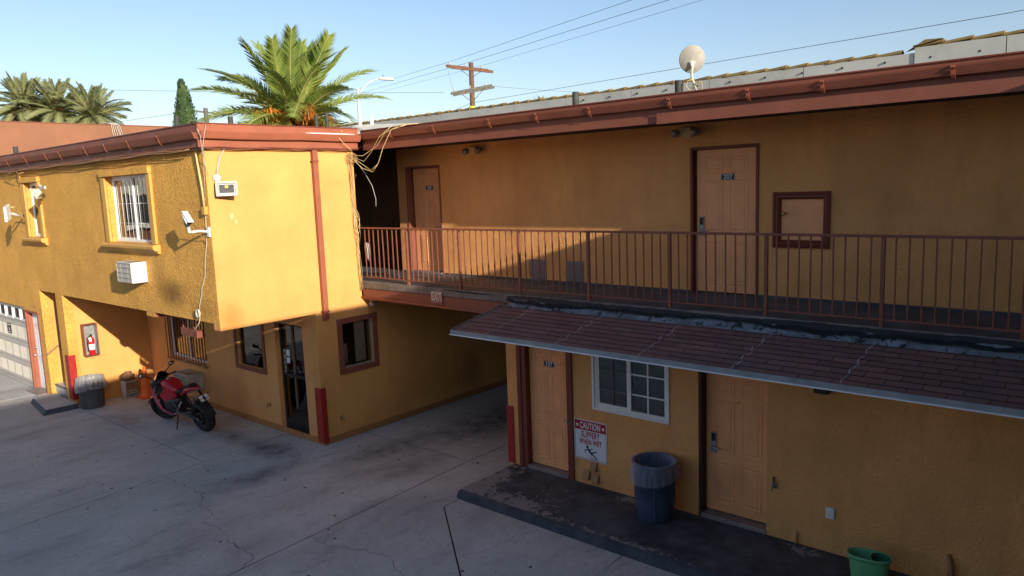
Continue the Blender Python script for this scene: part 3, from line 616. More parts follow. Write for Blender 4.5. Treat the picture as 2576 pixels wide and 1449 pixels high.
# glass office door
gd = MB(); gd.frame(F0, -1.40, -0.47, 0.05, 2.16, 0.06, -0.15, -0.10, tb=0.2); dr = gd.build('glass_door', M_black, OB, bevel=0.004)
MB().box(-1.34, -0.53, 0.25, 2.1, -0.128, -0.122, F0).build('pane', M_glassd, dr)
MB().box(-1.34, -0.53, 1.12, 1.17, -0.10, -0.07, F0).build('push_bar', M_black, dr)
MB().box(-2.0, 0.0 - 0.25, 0.05, 2.5, -1.5, -1.45, F0).build('room_wall', M_room, dr)
st = MB().box(-1.335, -1.275, 1.15, 1.62, -0.121, -0.118, F0); st.m(1); [st.box(-1.322, -1.288, z, z + 0.06, -0.118, -0.1174, F0) for z in (1.18, 1.28, 1.38, 1.51)]; st.build('sticker', [M_dirtyw, M_black], dr)
st = MB().box(-1.24, -1.13, 1.36, 1.62, -0.121, -0.118, F0); st.m(1).box(-1.23, -1.14, 1.47, 1.5, -0.1178, -0.1172, F0); st.build('sticker', [M_white, M_binblue], dr)
# garage door and side door
gp = MB().box(-13.35, -9.70, -0.02, 2.04, -0.19, -0.15, F1); gdoor = gp.build('garage_door', M_garage, OB)
for r_, (z0, z1) in enumerate(((0.02, 0.50), (0.53, 1.02), (1.05, 1.54), (1.57, 2.03))):
    sec = MB().rings(F1, -13.34, -9.71, z0, z1, [(0, -0.15), (0.0, -0.135), (0.008, -0.13)]); so = sec.build('section_panel', M_garage, gdoor)
    if r_ < 3:
        x = -13.28
        while x < -9.8:
            pm = MB(); pm.rings(F1, x, x + 0.55, z0 + 0.07, z1 - 0.07, [(0, -0.129), (0.008, -0.135), (0.012, -0.127)])
            for k in range(1, 9): pm.box(x + k * 0.061 - 0.004, x + k * 0.061 + 0.004, z0 + 0.085, z1 - 0.085, -0.127, -0.121, F1)
            pm.build('ribbed_panel', M_garage, gdoor); x += 0.60
    else:
        x = -13.28
        while x < -9.8:
            for q in (0, 0.0):
                pass
            fm = MB().frame(F1, x, x + 0.50, z0 + 0.07, z1 - 0.04, 0.05, -0.129, -0.10); fm.build('window_frame', M_white, gdoor)
            MB().box(x + 0.05, x + 0.45, z0 + 0.12, z1 - 0.09, -0.128, -0.122, F1).build('pane', M_black, gdoor); x += 0.585
sg = MB().box(-11.66, -11.34, 1.20, 1.46, -0.119, -0.112, F1); sg.m(1).box(-11.62, -11.38, 1.41, 1.44, -0.112, -0.111, F1); sg.disc(F1, -11.5, 1.335, 0.035, -0.1112, 12); sg.box(-11.53, -11.45, 1.28, 1.33, -0.112, -0.111, F1); sg.box(-11.60, -11.40, 1.225, 1.25, -0.112, -0.111, F1)
so = sg.build('garage_sign', [M_black, M_white], None, base=(-11.5, -1.7, 1.3)); tag(so, 'small black notice with white symbol on the grey garage door', 'sign')
fm = MB(); fm.frame(F1, -9.64, -8.68, 0.0, 2.0, 0.05, -0.03, 0.012, tb=0.001); fm.box(-9.60, -9.56, 0.0, 2.0, -0.18, -0.03, F1); fm.box(-8.76, -8.72, 0, 2.0, -0.18, -0.03, F1); fm.box(-9.56, -8.76, 1.96, 2.0, -0.18, -0.03, F1)
fm.build('door_frame', M_rustw, OB)
def panel_door(parent, F, u0, u1, v0, v1, w, mat, name='door', label=None, rows=((0.06, 0.36), (0.42, 0.79), (0.835, 0.95))):
    d = MB().box(u0, u1, v0, v1, w - 0.04, w, F).build(name, mat, parent, bevel=0.003, label=label)
    W_, H = u1 - u0, v1 - v0
    for a, b in rows:
        for s0, s1 in ((0.14, 0.45), (0.55, 0.86)):
            p = MB().rings(F, u0 + W_ * s0, u0 + W_ * s1, v0 + H * a, v0 + H * b, [(0, w + 0.0005), (0.008, w + 0.007), (0.018, w + 0.006), (0.028, w + 0.001), (0.045, w + 0.0015), (0.06, w + 0.008)])
            p.build('panel', mat, d)
    return d
sdoor = panel_door(OB, F1, -9.56, -8.76, 0.02, 1.96, -0.12, M_white, label='white six panel side door')
k = MB().sphere(F1(-9.50, 0.86, -0.06), 0.032); k.tube([F1(-9.50, 0.86, -0.12), F1(-9.50, 0.86, -0.07)], 0.014); k.build('door_knob', M_steel, sdoor)
k = MB().tube([F1(-9.50, 1.04, -0.12), F1(-9.50, 1.04, -0.085)], 0.03); k.build('deadbolt', M_steel, sdoor)
MB().box(-9.6, -8.72, 0.0, 0.035, -0.2, 0.2, F1).build('threshold', M_drain, OB, bevel=0.01)
# steps into the stair opening
sp = thing('entry_steps', (-7.9, -1.6, 0), 'grey concrete steps up into the narrow yellow stair opening', 'steps')
land = MB().add([(-8.25, -2.3, 0), (-6.75, -2.5, 0), (-6.7, -1.80, 0), (-8.25, -1.80, 0), (-8.2, -2.25, 0.11), (-6.8, -2.42, 0.11), (-6.74, -1.80, 0.12), (-8.2, -1.80, 0.12)], [(4, 5, 6, 7), (0, 1, 5, 4), (1, 2, 6, 5), (2, 3, 7, 6), (3, 0, 4, 7)])
land.mi = [0, 1, 1, 1, 1]; land.build('landing', [M_conc, M_kerb], sp, bevel=0.02)
for i in range(6): MB().box(-8.39, -7.39, -1.70 + 0.28 * i, -1.70 + 0.28 * (i + 1) + 0.02, 0.0, 0.3 + 0.18 * i).build('step', M_conc, sp, bevel=0.012)
MB().box(-8.39, -7.39, -1.715, -1.70, 0.262, 0.302).build('nosing', M_slabe, sp)
hr = MB().tube([(-8.34, -1.83, 1.04), (-8.32, -1.80, 1.05), (-8.32, 0.4, 2.55)], 0.02, 8); hr.tube([(-8.4, -1.78, 1.05), (-8.32, -1.78, 1.06)], 0.015)
tag(hr.build('handrail', M_tan, None, base=(-8.4, -1.78, 1.05)), 'short tan handrail on the sunlit wall of the narrow stair opening', 'handrail')

# ============================================================ MOTEL WING (right)
MW = thing('motel_wing', (8, 3, 0), 'two storey yellow motel wing with shingle awning and upper walkway', 'building')
FL = FY(1.08); FU = FY(2.50)
m = MB(); wall(m, FL, 3.55, 13.0, 0.0, 2.76, 0.2, holes=[(3.90, 4.77, 0.13, 2.12), (5.24, 6.43, 1.34, 2.22), (6.88, 7.80, 0.13, 2.12)])
m.build('wall', M_wing, MW, bevel=0.008)
MB().box(3.55, 3.75, 1.29, 6.4, 0, 2.6).build('wall', M_wing, MW)
m = MB(); wall(m, FU, -0.48, 13.0, 2.88, 5.40, 0.2, holes=[(-0.22, 0.75, 2.88, 5.0), (6.07, 7.06, 2.88, 5.0), (7.37, 7.96, 3.69, 4.26), (2.93, 3.25, 2.93, 3.26), (3.77, 4.08, 2.93, 3.27)])
m.build('wall', M_wing, MW, bevel=0.008)
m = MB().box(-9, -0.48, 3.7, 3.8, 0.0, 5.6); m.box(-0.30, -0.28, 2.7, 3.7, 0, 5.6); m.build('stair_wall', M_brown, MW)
m = MB().box(-9, 13.0, 1.06, 2.70, 2.76, 2.90); m.mi = [0, 0, 1, 0, 0, 0]; m.build('walkway_slab', [M_deck, M_slabe], MW, bevel=0.01)
MB().box(-0.48, 6.02, 2.46, 2.4985, 2.9, 2.925).build('deck_upturn', M_deck, MW); MB().box(7.1, 13, 2.46, 2.4985, 2.9, 2.925).build('deck_upturn', M_deck, MW)
MB().box(0.005, 3.62, 1.075, 1.25, 2.54, 2.757).build('beam', M_rust, MW, bevel=0.006)
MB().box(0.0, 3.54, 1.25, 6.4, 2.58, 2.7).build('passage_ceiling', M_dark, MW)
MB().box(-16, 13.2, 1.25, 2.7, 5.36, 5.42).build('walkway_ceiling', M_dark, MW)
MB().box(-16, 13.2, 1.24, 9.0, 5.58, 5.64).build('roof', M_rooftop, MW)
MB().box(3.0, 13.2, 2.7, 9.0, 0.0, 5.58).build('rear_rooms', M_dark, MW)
fascia(MW, 'y', 0.10, 13.2, 1.22, 5.655, 5.495, 5.60, 5.305, M_rust, M_rust, (1.0, 2.1, 3.35, 4.29, 5.23, 6.47, 7.51, 8.37, 9.64, 10.6))
MB().box(6.25, 13.2, 1.18, 1.19, 5.295, 5.43).build('fascia_patch_board', M_rust, MW)
# conduit under the slab edge
MB().tube([(0.02, 1.03, 2.60), (1.0, 1.03, 2.585), (2.2, 1.03, 2.57), (3.5, 1.05, 2.55)], 0.014, 8).build('conduit', M_rustw, MW)
# doors
def lock(parent, F, u, v, w, s=1):
    p = MB().box(u - 0.035, u + 0.035, v - 0.13, v + 0.15, w, w + 0.022, F); p.m(1).box(u - 0.025, u + 0.025, v + 0.03, v + 0.135, w + 0.022, w + 0.03, F)
    p.m(2).tube([F(u, v - 0.05, w + 0.02), F(u, v - 0.05, w + 0.065)], 0.016, 8); p.tube([F(u - 0.01 * s, v - 0.05, w + 0.06), F(u + 0.11 * s, v - 0.055, w + 0.062)], 0.011, 8)
    return p.build('lock', [M_grey, M_black, M_steel], parent)
def numplate(parent, F, txt, u, v, w, hw=0.105, hh=0.045):
    p = MB().box(u - hw, u + hw, v - hh, v + hh, w, w + 0.006, F)
    p.m(1).frame(F, u - hw + 0.006, u + hw - 0.006, v - hh + 0.006, v + hh - 0.006, 0.003, w + 0.006, w + 0.007); p.text(F, txt, 0.085, u, v, w + 0.0075, 0.0012, sx=0.95)
    return p.build('number_plate', [M_plate, M_white], parent)
def jamb(parent, F, u0, u1, v0, v1, t, dep, proud, mat, tw=0.04):
    m = MB().box(u0, u0 + t, v0, v1, -dep, proud, F); m.box(u1 - t, u1, v0, v1, -dep, proud, F); m.box(u0 + t, u1 - t, v1 - t, v1, -dep, proud, F)
    return m.build('door_frame', mat, parent, bevel=0.006)
d = panel_door(MW, FU, 6.12, 7.03, 2.915, 4.975, -0.05, M_doorp, label='orange six panel door numbered 207')
jamb(MW, FU, 6.04, 7.075, 2.90, 5.02, 0.04, 0.09, 0.02, M_maroon); lock(d, FU, 6.20, 3.87, -0.05); numplate(d, FU, '207', 6.60, 4.58, -0.0495)
d = panel_door(MW, FU, -0.14, 0.71, 2.915, 4.965, -0.12, M_doorp, label='orange six panel door numbered 208')
jamb(MW, FU, -0.23, 0.76, 2.90, 5.01, 0.04, 0.15, 0.012, M_rust); lock(d, FU, 0.64, 3.87, -0.12, -1); numplate(d, FU, '208', 0.32, 4.58, -0.1195)
MB().tube([FU(0.32, 4.32, -0.12), FU(0.32, 4.32, -0.113)], 0.009).build('peephole', M_black, d)
MB().box(-0.22, 0.75, 2.9, 2.93, -0.15, 0.1, FU).build('threshold', M_slabe, MW)
d = panel_door(MW, FL, 3.95, 4.735, 0.20, 2.11, -0.09, M_doorp, label='orange six panel door numbered 107')
m = MB(); m.box(3.78, 3.86, 0.13, 2.2, 0.001, 0.03, FL); m.box(3.86, 3.95, 0.13, 2.2, -0.12, 0.015, FL); m.box(4.735, 4.78, 0.13, 2.2, -0.12, 0.015, FL); m.box(4.78, 4.85, 0.13, 2.2, 0.001, 0.03, FL); m.box(3.95, 4.735, 2.11, 2.2, -0.12, 0.012, FL)
m.build('door_frame', M_maroon, MW, bevel=0.006)
numplate(d, FL, '107', 4.345, 1.845, -0.0895); MB().box(4.64, 4.71, 0.99, 1.02, -0.08, -0.03, FL).build('handle', M_steel, d)
MB().tube([FL(4.345, 1.72, -0.09), FL(4.345, 1.72, -0.083)], 0.008).build('peephole', M_black, d)
MB().box(3.95, 4.735, 0.13, 0.19, -0.11, 0.03, FL).build('threshold', M_drain, MW, bevel=0.006)
d = panel_door(MW, FL, 6.92, 7.80, 0.20, 2.12, -0.15, M_doorp, label='orange six panel door without number beside the blue bin')
m = MB().box(6.88, 6.92, 0.13, 2.12, -0.2, -0.002, FL); m.build('door_frame', M_darkjamb, MW); lock(d, FL, 7.03, 1.13, -0.15)
MB().tube([FL(7.36, 1.72, -0.15), FL(7.36, 1.72, -0.143)], 0.008).build('peephole', M_black, d)
MB().box(6.92, 7.80, 0.13, 0.19, -0.19, 0.02, FL).build('threshold', M_drain, MW, bevel=0.006)
# hatch
hd = MB().box(7.38, 7.95, 3.70, 4.25, -0.06, -0.03, FU).build('hatch_door', M_doorp, MW, bevel=0.003)
hk = MB().sphere(FU(7.43, 4.06, 0.03), 0.028); hk.tube([FU(7.43, 4.06, -0.03), FU(7.43, 4.06, 0.02)], 0.02); hk.build('knob', M_gold, hd)
m = MB().rings(FU, 7.28, 8.04, 3.60, 4.35, [(0, 0.001), (0.0, 0.03), (0.03, 0.045), (0.045, 0.03), (0.07, 0.035), (0.09, 0.012), (0.095, -0.03)], cap=False); m.build('hatch_frame', M_maroon, MW)
for a, b in ((2.93, 3.25), (3.77, 4.08)):
    p = MB().box(a - 0.01, b + 0.01, 2.925, 3.275, -0.02, 0.012, FU).build('access_panel', M_bluepanel, MW, bevel=0.004)
    for u, v in ((a + 0.015, 3.25), (b - 0.015, 3.25), (a + 0.015, 2.95), (b - 0.015, 2.95)): MB().disc(FU, u, v, 0.007, 0.0135, 8).build('screw', M_steel, p)
# ground floor window
lw = slider(MW, FL, 5.24, 6.43, 1.34, 2.2, 0.0, 0.05, glass=M_glass, muntins=(2, 3), curtain=((5.90, 6.38, M_curtg),))
for ch in list(lw.children):
    if ch.name.startswith('muntin') and max(v.co.x + PB[MW.name].x for v in ch.data.vertices) < 5.84: ch.data.materials.clear(); ch.data.materials.append(M_xgrey)
MB().box(5.30, 5.81, 1.40, 2.15, -0.16, -0.15, FL).build('dark_screen', M_black, lw)
MB().frame(FL, 5.21, 6.46, 1.31, 2.2, 0.035, 0.001, 0.022, tt=0.001).build('window_trim', M_white, MW, bevel=0.004)
# awning
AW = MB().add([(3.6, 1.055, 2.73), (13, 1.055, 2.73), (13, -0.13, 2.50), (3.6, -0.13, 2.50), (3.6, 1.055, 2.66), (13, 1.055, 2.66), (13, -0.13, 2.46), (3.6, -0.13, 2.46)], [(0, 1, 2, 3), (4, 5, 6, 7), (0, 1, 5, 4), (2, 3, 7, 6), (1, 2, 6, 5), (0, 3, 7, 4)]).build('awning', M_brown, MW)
MB().box(3.585, 13, -0.152, -0.130, 2.462, 2.53).build('drip_edge', M_alu, AW, bevel=0.003)
MB().box(3.575, 13, -0.175, -0.150, 2.462, 2.472).build('drip_lip', M_white, AW)
MB().add([(3.58, 1.05, 2.76), (3.58, -0.15, 2.535), (3.58, -0.15, 2.47), (3.58, 1.05, 2.68), (3.597, 1.05, 2.76), (3.597, -0.15, 2.535), (3.597, -0.15, 2.47), (3.597, 1.05, 2.68)], [(0, 1, 2, 3), (4, 5, 6, 7), (0, 1, 5, 4), (1, 2, 6, 5), (2, 3, 7, 6), (3, 0, 4, 7)]).build('rake_edge', M_alu, AW)
sl = Vector((0, -1.185, -0.225)); sl_n = sl.normalized(); nrm = Vector((0, -sl_n.z, sl_n.y)) * -1
if nrm.z < 0: nrm = -nrm
rows = 9; expo = sl.length / rows; tabw = 0.335
rnd = random.Random(11)
smesh = []
for v in range(6):
    mb = MB(); wv = tabw - 0.007; t0, t1 = 0.004, 0.012 + 0.003 * rnd.random(); a = rnd.uniform(-0.003, 0.003)
    X, S, N = Vector((1, 0, 0)), sl_n, nrm
    P = [X * x + S * s + N * t for (x, s, t) in ((0, -0.03, 0.001), (wv, -0.03, 0.001), (wv, expo + a, t0), (0, expo - a, t0), (0, -0.03, 0.006), (wv, -0.03, 0.006), (wv, expo + a, t1 + 0.004), (0, expo - a, t1 + 0.004))]
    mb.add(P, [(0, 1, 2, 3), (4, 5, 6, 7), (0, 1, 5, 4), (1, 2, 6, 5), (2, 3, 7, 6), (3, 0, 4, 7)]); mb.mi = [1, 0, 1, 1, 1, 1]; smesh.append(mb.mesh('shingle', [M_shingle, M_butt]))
top = Vector((3.6, 1.05, 2.731)); pbA = PB[AW.name]
offs = [rnd.uniform(0, tabw) for _ in range(rows)]
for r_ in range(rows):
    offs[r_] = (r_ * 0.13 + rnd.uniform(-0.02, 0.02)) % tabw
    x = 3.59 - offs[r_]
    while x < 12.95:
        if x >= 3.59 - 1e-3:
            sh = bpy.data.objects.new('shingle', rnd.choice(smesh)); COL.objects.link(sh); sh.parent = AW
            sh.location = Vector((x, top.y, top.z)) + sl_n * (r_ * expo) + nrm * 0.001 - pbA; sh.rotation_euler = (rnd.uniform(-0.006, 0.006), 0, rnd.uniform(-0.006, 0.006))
        elif x + tabw > 3.6:
            wq = x + tabw - 3.59 - 0.004; q = Vector((3.59, top.y, top.z)) + sl_n * (r_ * expo) + nrm * 0.001
            if wq > 0.02:
                P = [q + Vector((1, 0, 0)) * u + sl_n * s + nrm * t for (u, s, t) in ((0, -0.03, 0.001), (wq, -0.03, 0.001), (wq, expo, 0.004), (0, expo, 0.004), (0, -0.03, 0.006), (wq, -0.03, 0.006), (wq, expo, 0.014), (0, expo, 0.014))]
                MB().add(P, [(0, 1, 2, 3), (4, 5, 6, 7), (0, 1, 5, 4), (1, 2, 6, 5), (2, 3, 7, 6), (3, 0, 4, 7)]).build('shingle', M_shingle, AW)
        x += tabw
for sx, slant in ((4.25, 0.10), (5.47, 0.05), (6.7, -0.0), (7.88, -0.02), (9.0, -0.03)):
    m = MB()
    for r_ in range(rows):
        x0 = sx + (0.035 if r_ % 2 else -0.015) - slant * 0.3 * r_ * 0 + rnd.uniform(-0.02, 0.02); q = Vector((x0, top.y, top.z)) + sl_n * (r_ * expo) + nrm * 0.0175; w = rnd.uniform(0.004, 0.008)
        P = []
        for i in range(6):
            s = expo * (0.0 + 1.0 * i / 5); dx = rnd.uniform(-0.006, 0.006) - 0.025 * i / 5 * (1 if r_ % 2 else -1)
            P += [q + Vector((dx - w, 0, 0)) + sl_n * s, q + Vector((dx + w, 0, 0)) + sl_n * s]
        m.add(P, [(2 * i, 2 * i + 1, 2 * i + 3, 2 * i + 2) for i in range(5)])
    m.build('chalky_seam', M_seamw, AW)
# flashing and smeared tar between awning and walkway slab
m = MB(); P = []; n = 190; rnd = random.Random(5)
for i in range(n + 1):
    x = 3.75 + (13 - 3.75) * i / n; j = 0.012 * math.sin(x * 5.1) + rnd.uniform(-0.005, 0.005)
    P += [(x, 1.052, 2.83 + j), (x, 1.02, 2.79 + j * 0.5), (x, 0.93 + rnd.uniform(-0.008, 0.008), 2.727)]
m.add(P, [(i * 3 + j, i * 3 + j + 1, i * 3 + j + 4, i * 3 + j + 3) for i in range(n) for j in range(2)]); m.build('flashing', M_flash, AW)
m = MB(); P = []; rnd = random.Random(9)
for i in range(n + 1):
    x = 3.65 + (13 - 3.65) * i / n
    a = 0.5 + 0.5 * math.sin(x * 2.3 + 0.8) * math.sin(x * 0.9 + 1); hi = 2.865 + 0.025 * a + rnd.uniform(-0.006, 0.006); lo = 2.825 - 0.03 * a + rnd.uniform(-0.005, 0.005) + 0.008 * math.sin(x * 11)
    P += [(x, 1.0555, hi), (x, 1.040, lo + 0.02), (x, 1.015 - 0.05 * a, lo - 0.025 * a)]
m.add(P, [(i * 3 + j, i * 3 + j + 1, i * 3 + j + 4, i * 3 + j + 3) for i in range(n) for j in range(2)]); m.build('tar_smear', M_tarb, AW)
m = MB(); P = []
for i in range(40):
    x = 2.2 + 1.35 * i / 39; P += [(x, 1.0575, 2.885 - 0.02 * (i / 39)), (x, 1.0575, 2.885 - 0.03 * math.sin(i / 39 * math.pi) - rnd.uniform(0, 0.018))]
m.add(P, [(2 * i, 2 * i + 1, 2 * i + 3, 2 * i + 2) for i in range(39)]); m.build('tar_smear', M_tarb, AW)

# railing
RL = thing('balcony_railing', (5, 1.13, 2.9), 'long reddish brown metal railing with thin balusters along the upper walkway', 'railing')
YR_ = 1.10
MB().box(-0.02, 13, YR_ - 0.022, YR_ + 0.022, 3.875, 3.905).build('top_rail', M_rail, RL, bevel=0.004)
MB().box(0.0, 13, YR_ - 0.012, YR_ + 0.012, 2.968, 2.985).build('bottom_rail', M_rail, RL)
pm = MB().box(-0.02, 0.02, -0.02, 0.02, 0, 0.974).mesh('post', M_rail); bm_ = MB().box(-0.0075, 0.0075, -0.0075, 0.0075, 0, 0.89).mesh('baluster', M_rail)
for i in range(10):
    px = 1.295 + 1.293 * i
    if px > 12.8: break
    p = bpy.data.objects.new('post', pm); COL.objects.link(p); p.parent = RL; p.location = Vector((px, YR_, 2.90)) - PB[RL.name]
for i in range(-1, 9):
    x0 = 1.295 + 1.293 * i; nb = 9
    for k in range(1, nb + 1):
        x = x0 + 1.293 * k / (nb + 1)
        if x < 0.03 or x > 12.8: continue
        p = bpy.data.objects.new('baluster', bm_); COL.objects.link(p); p.parent = RL; p.location = Vector((x + random.uniform(-0.004, 0.004), YR_, 2.985)) - PB[RL.name]
        p.rotation_euler = (random.uniform(-0.006, 0.006), random.uniform(-0.006, 0.006), 0)

# ============================================================ opposite wing, behind the camera (casts the evening shade)
EW = thing('east_wing', (14, -10, 0), 'opposite motel wing east of the courtyard, behind the viewpoint', 'building')
MB().box(12.95, 20, -32, 1.0, 0, 5.5).build('wall', M_wing, EW)
MB().box(11.9, 12.94, -32, 1.0, 2.76, 2.9).build('walkway_slab', M_slabe, EW)
MB().box(11.60, 20, -32, 1.15, 5.55, 5.745).build('roof', M_rust, EW)
MB().add([(12.94, -32, 2.74), (12.94, -0.3, 2.74), (11.1, -0.3, 2.48), (11.1, -32, 2.48), (12.94, -32, 2.66), (12.94, -0.3, 2.66), (11.1, -0.3, 2.44), (11.1, -32, 2.44)], [(0, 1, 2, 3), (4, 5, 6, 7), (0, 1, 5, 4), (2, 3, 7, 6), (1, 2, 6, 5), (0, 3, 7, 4)]).build('awning', M_shingle, EW)  # unseen awning, added to keep sky light off the lower right wall
MB().box(13.1, 24, 0.0, 14, 0, 5.9).build('wall', M_wing, EW)
# neighbour west, seen only in the window reflections
NW = thing('neighbour_house', (-26, -12, 0), 'white roofed neighbour house west of the courtyard', 'house')
MB().box(-38, -24, -22, -8, 0, 3.2).build('wall', M_parap, NW); MB().box(-38, -23.6, -22.2, -7.8, 3.2, 3.42).build('fascia', M_white, NW)
MB().add([(-23.5, -22.3, 3.43), (-23.5, -7.7, 3.43), (-25.5, -7.7, 4.75), (-25.5, -22.3, 4.75), (-38, -7.7, 3.43), (-38, -22.3, 3.43)], [(0, 1, 2, 3), (1, 4, 2), (0, 3, 5)]).build('roof', M_rooftopd, NW)
m = MB(); P = []
for i in range(121): y = -22 + i * 0.12; P += [(-25.6 + 0.05 * (i % 2), y, 4.72 + 0.08 * math.sin(i * 0.35)), (-27.0 + 0.05 * (i % 2), y, 5.75)]
m.add(P, [(2 * i, 2 * i + 1, 2 * i + 3, 2 * i + 2) for i in range(120)]); m.build('upper_roof', M_membrane, NW)
for y in (-9.5, -11.6, -13.7, -15.8): MB().box(-23.75, -23.62, y - .06, y + .06, 3.4, 4.7).build('post', paint('green_post', (0.12, 0.2, 0.16), 0.5, 0.1, 4, 0), NW)
#@@PART2
# ============================================================ things on the block
def ac_unit(name, u0, u1, z0, z1, y, d, label, grid=True):
    t = thing(name, ((u0 + u1) / 2, y, z0), label, 'air conditioner')
    F = FY(y)
    MB().box(u0, u1, z0, z1, 0.002, d, F).build('case', M_whitep if grid else M_dirtyw, t, bevel=0.008)
    m = MB(); m.frame(F, u0 + 0.006, u1 - 0.006, z0 + 0.006, z1 - 0.006, 0.016, d + 0.001, d + 0.012)
    n = 4
    for i in range(1, n): z = z0 + (z1 - z0) * i / n; m.box(u0 + 0.02, u1 - 0.02, z - 0.006, z + 0.006, d + 0.001, d + 0.014, F)
    m.box(u0 + (u1 - u0) * 0.26, u0 + (u1 - u0) * 0.29, z0 + 0.02, z1 - 0.02, d + 0.001, d + 0.009, F); m.box(u0 + (u1 - u0) * 0.71, u0 + (u1 - u0) * 0.74, z0 + 0.02, z1 - 0.02, d + 0.001, d + 0.009, F)
    m.build('grille', M_dirtyw, t)
    m = MB(); k = int((u1 - u0) / 0.02)
    for i in range(1, k): x = u0 + (u1 - u0) * i / k; m.box(x - 0.003, x + 0.003, z0 + 0.02, z1 - 0.02, d + 0.0005, d + 0.005, F)
    f = m.build('coil_fins', M_grey, t); f['kind'] = 'stuff'
    MB().box(u1 - 0.3, u1 - 0.02, z1 + 0.001, z1 + 0.006, 0.02, d - 0.02, F).build('top_plate', M_steel, t)
    return t
ac_unit('air_conditioner', -3.10, -2.48, 3.09, 3.46, YFm, 0.27, 'white box air conditioner sticking out of the wall below the big upper window')
a2 = ac_unit('air_conditioner', -5.05, -4.42, 0.36, 0.76, 0.0, 0.38, 'dusty beige air conditioner low on the shaded wall behind the motorcycle', False)

# bullet camera
t = thing('security_camera', (-0.05, YFm, 4.04), 'white bullet security camera on a bracket near the corner of the upper wall', 'camera')
m = MB().box(-0.09, -0.02, 3.95, 4.10, 0.0, 0.03, F1); m.tube([F1(-0.05, 4.03, 0.02), F1(-0.08, 4.05, 0.14), F1(-0.10, 4.04, 0.30)], 0.02, 8); m.tube([F1(-0.10, 4.03, 0.30), F1(-0.10, 4.12, 0.31)], 0.024, 8); m.build('bracket', M_whitep, t)
A = F1(-0.16, 4.32, 0.33); B = F1(0.02, 4.185, 0.345) ; d_ = (B - A).normalized()
B = A + d_ * 0.22
m = MB(); m.tube([A, A + d_ * 0.02, B], [0.035, 0.048, 0.048], 14); m.build('housing', M_whitep, t)
side = d_.cross(Vector((0, 0, 1))).normalized(); upv = side.cross(d_)
MB().obox(A + d_ * 0.13 + upv * 0.052, d_, side, upv, 0.14, 0.045, 0.006).build('sun_hood', M_whitep, t, bevel=0.004)
MB().tube([B - d_ * 0.001, B + d_ * 0.003], 0.036, 14).build('lens', M_black, t)
MB().tube([A + d_ * 0.03 - upv * 0.04, F1(-0.16, 4.2, 0.32), F1(-0.10, 4.10, 0.31)], 0.03, 8).build('swivel', M_grey, t)
MB().tube([A + d_ * 0.01, F1(-0.22, 4.16, 0.24), F1(-0.16, 3.98, 0.1), F1(-0.2, 3.9, 0.02), F1(-0.22, 3.83, 0.01)], 0.005, 6).build('cable', M_tan, t)

# flood light at the corner
def floodlight(name, c, nrm_, label, size=0.30):
    """c: mount point; nrm_: outward direction of the lamp face"""
    t = thing(name, tuple(c), label, 'flood light'); n_ = Vector(nrm_).normalized(); s_ = n_.cross(Vector((0, 0, 1))).normalized(); u_ = s_.cross(n_)
    return t, n_, s_, u_
t, n_, s_, u_ = floodlight('floodlight', (0.0, -1.62, 4.83), (0.80, -0.42, 0.12), 'white square floodlight on the sunny yellow corner wall, fed by a curved pipe')
cc = Vector((0.17, -1.56, 4.69))
m = MB(); m.obox(cc - n_ * 0.03, n_, s_, u_, 0.02, 0.12, 0.09)
for i in range(-5, 6): m.obox(cc - n_ * 0.06 + s_ * (i * 0.02), n_, s_, u_, 0.025, 0.003, 0.07)
m.build('heat_sink', M_grey, t)
m = MB(); 
for (a, b, w_, h_) in ((0, 0.1, 0.16, 0.018), (0, -0.1, 0.16, 0.018), (0.145, 0, 0.018, 0.082), (-0.145, 0, 0.018, 0.082)): m.obox(cc + s_ * a + u_ * b, n_, s_, u_, 0.02, w_, h_)
m.build('bezel', M_dirtyw, t, bevel=0.003)
m = MB().obox(cc - n_ * 0.015, n_, s_, u_, 0.003, 0.125, 0.08); m.build('reflector', M_black, t)
MB().obox(cc - n_ * 0.005 + u_ * 0.03 + s_ * 0.0, n_, s_, u_, 0.006, 0.022, 0.018).build('led', M_led, t)
MB().obox(cc - n_ * 0.010, n_, s_, u_, 0.002, 0.110, 0.066).build('inner_reflector', M_lampdk, t)
m = MB(); m.tube([(0.001, -1.64, 4.86), (0.07, -1.64, 4.86)], 0.055, 16); m.build('junction_box', M_whitep, t)
MB().tube([(0.05, -1.64, 4.84), (0.09, -1.63, 4.78), cc - n_ * 0.06], 0.016, 8).build('arm', M_dirtyw, t)
MB().tube([(0.035, -1.63, 4.90), (0.035, -1.61, 5.02), (0.035, -1.55, 5.2), (0.04, -1.46, 5.33), (0.06, -1.3, 5.40)], 0.014, 8).build('feed_pipe', M_dirtyw, t)
